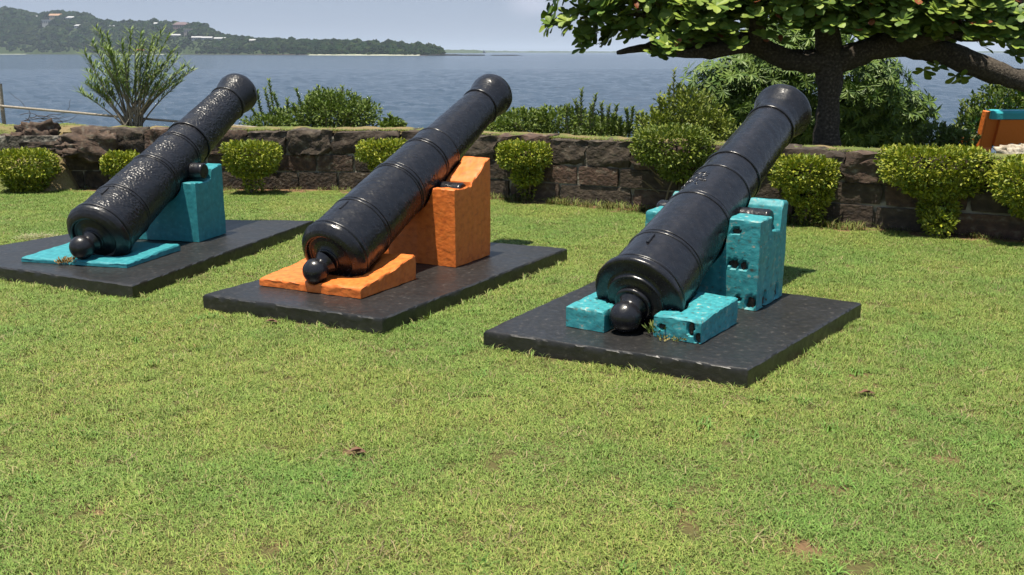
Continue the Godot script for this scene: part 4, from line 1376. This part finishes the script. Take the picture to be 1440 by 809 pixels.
	# the sunlit spray at the left tip, and others lit in front of the limbs
	for q in [Vector3(0.503, 1.982, -13.000), Vector3(0.717, 2.095, -13.000), Vector3(0.680, 2.020, -12.800), Vector3(0.857, 2.168, -13.100), Vector3(0.875, 1.867, -12.900), Vector3(0.912, 1.807, -12.900), Vector3(1.023, 2.091, -12.900), Vector3(0.996, 1.958, -13.100), Vector3(1.131, 2.003, -12.800), Vector3(1.180, 2.216, -13.000), Vector3(1.267, 1.919, -12.900), Vector3(1.324, 2.088, -12.800), Vector3(1.404, 1.966, -12.700), Vector3(1.464, 1.814, -12.800), Vector3(1.581, 2.160, -12.900), Vector3(1.624, 1.932, -12.700), Vector3(1.689, 1.830, -12.700), Vector3(1.797, 2.034, -12.700), Vector3(1.832, 1.862, -12.600), Vector3(1.888, 1.607, -12.800), Vector3(1.955, 2.190, -12.800), Vector3(1.959, 1.963, -12.600), Vector3(2.084, 2.098, -12.600), Vector3(0.896, 1.694, -12.900), Vector3(1.386, 2.216, -13.000), Vector3(3.974, 2.091, -12.400), Vector3(4.182, 2.157, -12.400), Vector3(4.282, 2.071, -12.300), Vector3(4.478, 2.190, -12.400), Vector3(4.653, 2.140, -12.400), Vector3(4.861, 2.206, -12.400), Vector3(3.359, 2.111, -12.500), Vector3(3.452, 2.011, -12.500), Vector3(3.311, 2.194, -12.500), Vector3(5.297, 2.084, -12.200), Vector3(5.497, 2.144, -12.100), Vector3(5.644, 1.951, -12.100), Vector3(5.908, 1.838, -12.100), Vector3(5.963, 2.080, -12.100), Vector3(2.775, 2.182, -12.600), Vector3(2.520, 2.056, -12.600), Vector3(2.305, 2.014, -12.600), Vector3(5.200, 2.051, -12.200), Vector3(5.745, 2.160, -12.100), Vector3(5.140, 1.434, -12.700), Vector3(5.298, 1.452, -12.700), Vector3(5.546, 1.365, -12.700), Vector3(5.566, 1.350, -12.600)]:
		var down: bool = q.y < 1.45
		rosette.call(q - foot, Vector3(rng.randf_range(-.5, .3), -.6 if down else .7, .4).normalized(), 5 if down else 8, .17)
	for k in 250:
		var x := rng.randf_range(1.75, 6.3)
		var p := Vector3(x, along(front, x) + rng.randf_range(-.2, .45), rng.randf_range(-12.5, -12.0))
		rosette.call(p - foot, (Vector3(rng.randf_range(-.4, .4), .8, .45)).normalized(), 8, .17)
	part("crown", b.mesh(M.gloss_leaf), o)
	tag(part("twigs", tw.mesh(M.twig), o), "", "", "", "stuff")

# ---------------------------------------------------------------- bench, fence
func prism(poly: Array, x0: float, x1: float, col: Color, b: MB) -> void:
	# polygon of (forward, up), swept along x; slightly chamfered ends
	var n := poly.size()
	var cen := Vector2.ZERO
	for p in poly:
		cen += p / n
	var xs := [x0, x0 + .012, x1 - .012, x1]
	var ins := [.94, 1.0, 1.0, .94]
	var at := func(k: int, j: int) -> Vector3:
		var p: Vector2 = cen + (poly[k % n] - cen) * lerpf(1.0, ins[j], .35)
		return Vector3(xs[j], p.y, -p.x)
	for j in 3:
		for k in n:
			b.quad(at.call(k, j), at.call(k + 1, j), at.call(k + 1, j + 1), at.call(k, j + 1), col)
	var tri := Geometry2D.triangulate_polygon(PackedVector2Array(poly))
	for f in tri.size() / 3:
		b.tri(at.call(tri[f * 3], 0), at.call(tri[f * 3 + 2], 0), at.call(tri[f * 3 + 1], 0), col)
		b.tri(at.call(tri[f * 3], 3), at.call(tri[f * 3 + 1], 3), at.call(tri[f * 3 + 2], 3), col)

func make_bench() -> void:
	var at := Vector3(6.538, 0.215, -14.000)
	at.y = minf(at.y, bank(at.x, at.z) + 0.02)
	var o := thing("bench", "orange concrete bench with turquoise top rail and seat seen from behind", "bench", at)
	var end := [Vector2(-.02, .0), Vector2(.0, .18), Vector2(-.15, .685), Vector2(.02, .69), Vector2(.12, .33), Vector2(.62, .27), Vector2(.65, .19), Vector2(.2, .16), Vector2(.1, .0)]
	var bm := mat("orange bench paint", lin(.82, .2, .028), 0.5, {ntex = M.orange.normal_texture, tri = 1.5, nscale = .4})
	var tm := mat("turquoise bench paint", lin(.03, .36, .42), 0.5, {ntex = M.teal.normal_texture, tri = 1.5, nscale = .4})
	for x in [0.0, 1.75]:
		var b := MB.new()
		prism(end, x, x + .17, Color.WHITE, b)
		part("end_panel", b.mesh(bm), o)
	var b := MB.new()
	prism([Vector2(-.06, .2), Vector2(-.17, .57), Vector2(-.1, .6), Vector2(.0, .22)], .172, 1.748, Color.WHITE, b)
	part("backrest", b.mesh(bm), o)
	b = MB.new()
	prism([Vector2(-.18, .58), Vector2(-.185, .66), Vector2(-.165, .695), Vector2(-.1, .71), Vector2(-.02, .7), Vector2(.0, .66), Vector2(-.02, .61)], .03, 1.9, Color.WHITE, b)
	part("top_rail", b.mesh(tm), o)
	b = MB.new()
	prism([Vector2(.1, .285), Vector2(.1, .345), Vector2(.62, .29), Vector2(.64, .235)], .01, 1.91, Color.WHITE, b)
	part("seat", b.mesh(tm), o)
	b = MB.new()
	rough_rock(b, Vector3.ZERO, Vector3(.48, .25, .36), Color(.33, .33, .33), 77, 20, 30, .34)
	var r := single("boulder", b.mesh(M.pale_rock), "pale weathered limestone rock beside the bench leg", "rock")
	r.position = Vector3(6.079, 0.454, -12.000)

func make_fence() -> void:
	var a := Vector3(-6.757, 0.579, -13.400)
	var o := thing("fence_post", "thin weathered wooden post at the left edge of the picture", "post", a)
	var b := MB.new()
	b.tube([Vector3(0, -.25, 0), Vector3(-.005, .3, 0), Vector3(0, Vector3(-6.680, 1.239, -13.400).y - a.y, 0)], [.027, .026, .024], 10, Color.WHITE, .15, nz)
	part("pole", b.mesh(M.bamboo), o)
	b = MB.new()
	b.tube([Vector3(0, Vector3(-6.682, 1.221, -13.400).y - a.y, 0), Vector3(.03, Vector3(-6.680, 1.239, -13.400).y - a.y, .02)], [.008, .006], 6, Color(.05, .04, .03))
	part("wire_hook", b.mesh(M.twig), o)
	var p0 := Vector3(-7.134, 0.992, -13.350)
	o = thing("fence_rail", "long pale bamboo rail sloping down to the right behind the oleander", "rail", p0)
	b = MB.new()
	var pts := []
	var rad := []
	for q in [p0, Vector3(-6.689, 0.946, -13.350), Vector3(-5.767, 0.881, -13.200), Vector3(-5.109, 0.835, -13.050), Vector3(-4.265, 0.785, -12.850), Vector3(-3.473, 0.749, -12.600), Vector3(-2.895, 0.720, -12.400), Vector3(-2.255, 0.696, -12.250)]:
		pts.append(q - p0)
		rad.append(.018 - .0006 * pts.size())
	b.tube(pts, rad, 10, Color.WHITE, .12, nz)
	part("pole", b.mesh(M.bamboo), o)
	# bare vine over the rail
	var v0 := Vector3(-6.281, 0.856, -13.300)
	o = thing("dead_vine", "tangle of thin bare vine over the rail by the post", "vine", v0)
	for k in 9:
		b = MB.new()
		var q := Vector3(rng.randf_range(-.3, .1), rng.randf_range(-.1, .0), rng.randf_range(-.05, .05))
		var vp := [q]
		var vr := [.004]
		var h := rng.randf_range(-.4, .8)
		for j in 9:
			h += rng.randf_range(-.6, .5)
			q += Vector3(cos(h), sin(h) * .7, rng.randf_range(-.3, .3)) * .07
			vp.append(q)
			vr.append(.0045 - .0003 * j)
		b.tube(vp, vr, 5, Color(.05, .04, .04))
		part("stem", b.mesh(M.twig), o)

func make_small_things() -> void:
	# weeds and straw caught in the supports
	for w in [[Vector3(0.805, 0.140, -5.266), 60, .05, .09, Color(.06, .1, .02), Color(.16, .17, .04), "small weed growing beside the button of the rightmost cannon"], [Vector3(0.911, 0.135, -5.172), 90, .12, .035, Color(.08, .11, .025), Color(.26, .2, .07), "low mossy weed along the foot of the rightmost chock"], [Vector3(-3.270, 0.140, -7.134), 90, .06, .06, Color(.2, .13, .05), Color(.36, .22, .08), "dry straw tuft in the crack of the leftmost plate"], [Vector3(-3.173, 0.180, -7.442), 40, .04, .03, Color(.15, .14, .04), Color(.3, .24, .08), "tiny yellow moss clump by the leftmost button"]]:
		var o := thing("weed", w[6], "weed", w[0])
		var b := MB.new()
		for k in w[1]:
			var p := Vector3(rng.randf_range(-1, 1) * w[2], 0, rng.randf_range(-.4, .4) * w[2])
			var d := Vector3(rng.randf_range(-1, 1), rng.randf_range(.3, 1.6), rng.randf_range(-1, 1)).normalized()
			b.leaf(p + d * rng.randf() * w[3] * .6, d, Vector3(0, .6, 1), w[3] * rng.randf_range(.3, .7), .011, .2, w[4].lerp(w[5], rng.randf()))
		part("leaves", b.mesh(M.leaf), o)
	var s := thing("straw_clump", "pale patch of dry cut grass on the lawn behind the leftmost slab", "dry grass", Vector3(-4.194, 0.030, -8.689))
	var sb := MB.new()
	for k in 420:
		var a := rng.randf() * TAU
		var rr := sqrt(rng.randf())
		var p := Vector3(cos(a) * rr * .2, rng.randf_range(.02, .06) * (1.0 - rr * .6), sin(a) * rr * .13)
		var d := Vector3(rng.randf_range(-1, 1), rng.randf_range(-.1, .3), rng.randf_range(-1, 1)).normalized()
		sb.leaf(p, d, Vector3.UP, rng.randf_range(.03, .07), .005, .1, Color(.45, .36, .2) * rng.randf_range(.6, 1.1))
	part("stalks", sb.mesh(M.leaf), s)
	# fallen leaves on the lawn
	for q in [[Vector3(-1.510, 0.050, -5.863), "curled brown leaf on the lawn by the corner of the middle slab"], [Vector3(1.665, 0.050, -4.560), "dark dry leaf on the lawn right of the rightmost slab"], [Vector3(-0.685, 0.045, -3.850), "red brown dry leaf lying in a bare spot of the lawn"]]:
		var lb := MB.new()
		lb.broad(Vector3.ZERO, Vector3(.97, .1, .2).normalized(), Vector3.UP, .085, .035, .35, .1, Color(.12, .06, .035))
		lb.broad(Vector3(.01, .004, .02), Vector3(.8, .2, -.4).normalized(), Vector3.UP, .06, .03, .4, .2, Color(.16, .08, .045))
		var o := single("fallen_leaf", lb.mesh(M.leaf), q[1], "leaf")
		o.position = q[0]

# ---------------------------------------------------------------- grass
func inside(p: Vector2, s: Array, grow: float) -> bool:
	var mid: Vector2 = (s[0] + s[1] + s[2] + s[3]) / 4.0
	for k in 4:
		var a: Vector2 = s[k]
		var b: Vector2 = s[(k + 1) % 4]
		var n := (b - a).orthogonal().normalized()
		if n.dot(mid - a) < 0:
			n = -n
		if n.dot(p - a) < -grow:
			return false
	return true

func tuft(sd: int, size: float, n: int, l0: float, l1: float, w: float, lean: float, straw: float) -> ArrayMesh:
	var r := RandomNumberGenerator.new()
	r.seed = sd
	var b := MB.new()
	for k in n:
		var p := Vector3(r.randf_range(-.5, .5) * size, -.004, r.randf_range(-.5, .5) * size)
		var a := r.randf() * TAU
		var l := r.randf_range(l0, l1)
		var d := Vector3(cos(a), 0, sin(a))
		var le := lean * r.randf_range(.45, 1.35)
		var p1 := p + Vector3.UP * l * (.5 - .12 * le) + d * l * .34 * le
		var p2 := p1 + Vector3.UP * l * (.4 - .42 * le) + (d + Vector3(-d.z, 0, d.x) * r.randf_range(-.7, .7)) * l * .5 * le
		var sd2 := Vector3(-d.z, 0, d.x).rotated(Vector3.UP, r.randf_range(-.5, .5)) * w * r.randf_range(.7, 1.2) * .5
		var c := Color(.145, .235, .05).lerp(Color(.25, .325, .095), r.randf()) * r.randf_range(.55, 1.3)
		if r.randf() < straw:
			c = Color(.33, .27, .14) * r.randf_range(.7, 1.1)
		var nn := (Vector3.UP * .7 + d.cross(sd2.normalized()) * .0 + Vector3(d.x, .4, d.z) * .4).normalized()
		var k0 := b.vert(p - sd2, nn, c)
		b.vert(p + sd2, nn, c); b.vert(p1 - sd2 * .85, nn, c); b.vert(p1 + sd2 * .85, nn, c); b.vert(p2, nn, c)
		b.i.append_array(PackedInt32Array([k0, k0 + 2, k0 + 1, k0 + 1, k0 + 2, k0 + 3, k0 + 2, k0 + 4, k0 + 3]))
	return b.mesh(M.blade)

func make_grass() -> void:
	var holder := Node3D.new()
	holder.name = "grass"
	add_child(holder)
	tag(holder, "short green lawn grass around the cannon slabs", "grass", "", "stuff")
	var kinds := 6
	var xf := []
	var cols := []
	for k in kinds:
		xf.append([])
		cols.append([])
	var cell := 0.076
	var z := -2.2
	while z > -12.2:
		var reach := -z * 0.57 + 0.9
		var x := -reach
		while x < reach:
			var p := Vector2(x + rng.randf_range(-.5, .5) * cell, z + rng.randf_range(-.5, .5) * cell)
			x += cell
			var out := false
			for c in PLAN:
				if inside(p, c.slab, 0.025):
					out = true
			if p.y < wall_z(p.x) + 0.05:
				out = true
			if out:
				continue
			var s := bare_at(p.x, p.y)
			if rng.randf() < s * 0.74:
				continue
			var thin := nz.get_noise_3d(p.x * 2.6, 11, p.y * 2.6)
			if thin > 0.4 and rng.randf() < 0.15:
				continue
			var k := rng.randi() % kinds
			var sc := rng.randf_range(.85, 1.2) * (1.0 - .35 * s)
			var hh := sc * rng.randf_range(.75, 1.15) * (1.0 + .3 * nz.get_noise_3d(p.x * 4.0, 5, p.y * 4.0))
			xf[k].append(Transform3D(Basis(Vector3.UP, rng.randf() * TAU).scaled(Vector3(sc, hh, sc)), Vector3(p.x, GY, p.y)))
			var y := clampf(.5 + .9 * nz.get_noise_3d(p.x * 1.3, 21, p.y * 1.3) + .5 * nz.get_noise_3d(p.x * 7.0, 31, p.y * 7.0), 0, 1)
			var c := Color(.78, .92, .74).lerp(Color(1.16, 1.05, .88), y) * rng.randf_range(.9, 1.1)
			cols[k].append(c)
		z -= cell
	for k in kinds:
		multi("blades", tuft(700 + k, .115, 170, .02, .05, .0029, 1.0, .07), xf[k], cols[k], holder)
	# darker clumps and dry clippings scattered over the lawn
	var cx := []
	var cc := []
	var dx := []
	var dc := []
	for k in 2600:
		var zz := -2.3 - 9.3 * pow(rng.randf(), .8)
		var p := Vector2(rng.randf_range(-1, 1) * (-zz * .57 + .9), zz)
		var out := p.y < wall_z(p.x) + 0.2
		for c in PLAN:
			if inside(p, c.slab, 0.03):
				out = true
		if out:
			continue
		var s := rng.randf_range(.7, 1.5)
		var b := Basis(Vector3.UP, rng.randf() * TAU).scaled(Vector3(s, s * rng.randf_range(.5, .85), s))
		if k % 5 < 2:
			if nz.get_noise_3d(p.x * 1.8, 41, p.y * 1.8) > -0.1:
				cx.append(Transform3D(b, Vector3(p.x, GY, p.y)))
				cc.append(Color(.62, .82, .6) * rng.randf_range(.8, 1.15))
		else:
			dx.append(Transform3D(b, Vector3(p.x, GY + .012, p.y)))
			dc.append(Color(1, 1, 1) * rng.randf_range(.6, 1.1))
	multi("clumps", tuft(806, .05, 22, .03, .075, .0045, .9, .04), cx, cc, holder)
	multi("clippings", tuft(807, .09, 7, .03, .06, .003, 1.6, 1.0), dx, dc, holder)
	# longer grass against the slabs and along the parapet
	var lx := []
	var lc := []
	for c in PLAN:
		for k in 4:
			var a: Vector2 = c.slab[k]
			var b: Vector2 = c.slab[(k + 1) % 4]
			var mid: Vector2 = (c.slab[0] + c.slab[1] + c.slab[2] + c.slab[3]) / 4.0
			var n := (b - a).orthogonal().normalized()
			if n.dot(mid - a) > 0:
				n = -n
			for j in int(a.distance_to(b) / .045):
				if rng.randf() < .3:
					continue
				var p := a.lerp(b, rng.randf()) + n * rng.randf_range(.03, .06)
				var s := rng.randf_range(.5, 1.15)
				lx.append(Transform3D(Basis(Vector3.UP, rng.randf() * TAU).scaled(Vector3(s, s, s)), Vector3(p.x, GY, p.y)))
				lc.append(Color(.9, 1.0, .85) * rng.randf_range(.85, 1.1))
	multi("edge_blades", tuft(801, .045, 9, .04, .09, .0042, .7, .08), lx, lc, holder)
	lx = []
	lc = []
	for k in 900:
		var x := rng.randf_range(-7.2, 6.5)
		var dens := .25
		if x > -0.4 and x < 2.2:
			dens = .75
		if x > 2.6 and x < 3.3:
			dens = .9
		if rng.randf() > dens:
			continue
		var zz := wall_z(x) + .07 + rng.randf_range(0, .22) * dens
		var s := rng.randf_range(.6, 1.2) * (.55 + .6 * dens)
		lx.append(Transform3D(Basis(Vector3.UP, rng.randf() * TAU).scaled(Vector3(s, s, s)), Vector3(x, GY, zz)))
		lc.append(Color(.8, .8, .6) * rng.randf_range(.6, 1.0))
	multi("wall_blades", tuft(802, .08, 12, .08, .2, .006, .8, .4), lx, lc, holder)
	# dry and green stubble on the parapet and the bank
	lx = []
	lc = []
	for k in 5200:
		var x := rng.randf_range(-8.5, 7.2)
		var dd := .12 + 1.6 * pow(rng.randf(), 1.8)
		var zz := wall_z(x) - dd
		var y := .74 if dd < .55 else bank(x, zz)
		if x < -5.4:
			zz = wall_z(x) + .5 - 1.4 * rng.randf()
			y = slump(x, zz)
		var s := rng.randf_range(.5, 1.0)
		lx.append(Transform3D(Basis(Vector3.UP, rng.randf() * TAU).scaled(Vector3(s, s * .7, s)), Vector3(x, y - .01, zz)))
		lc.append(Color(1.15, .95, .75).lerp(Color(.85, .95, .7), rng.randf()) * rng.randf_range(.75, 1.1))
	multi("bank_blades", tuft(803, .12, 26, .03, .075, .005, .9, .35), lx, lc, holder)
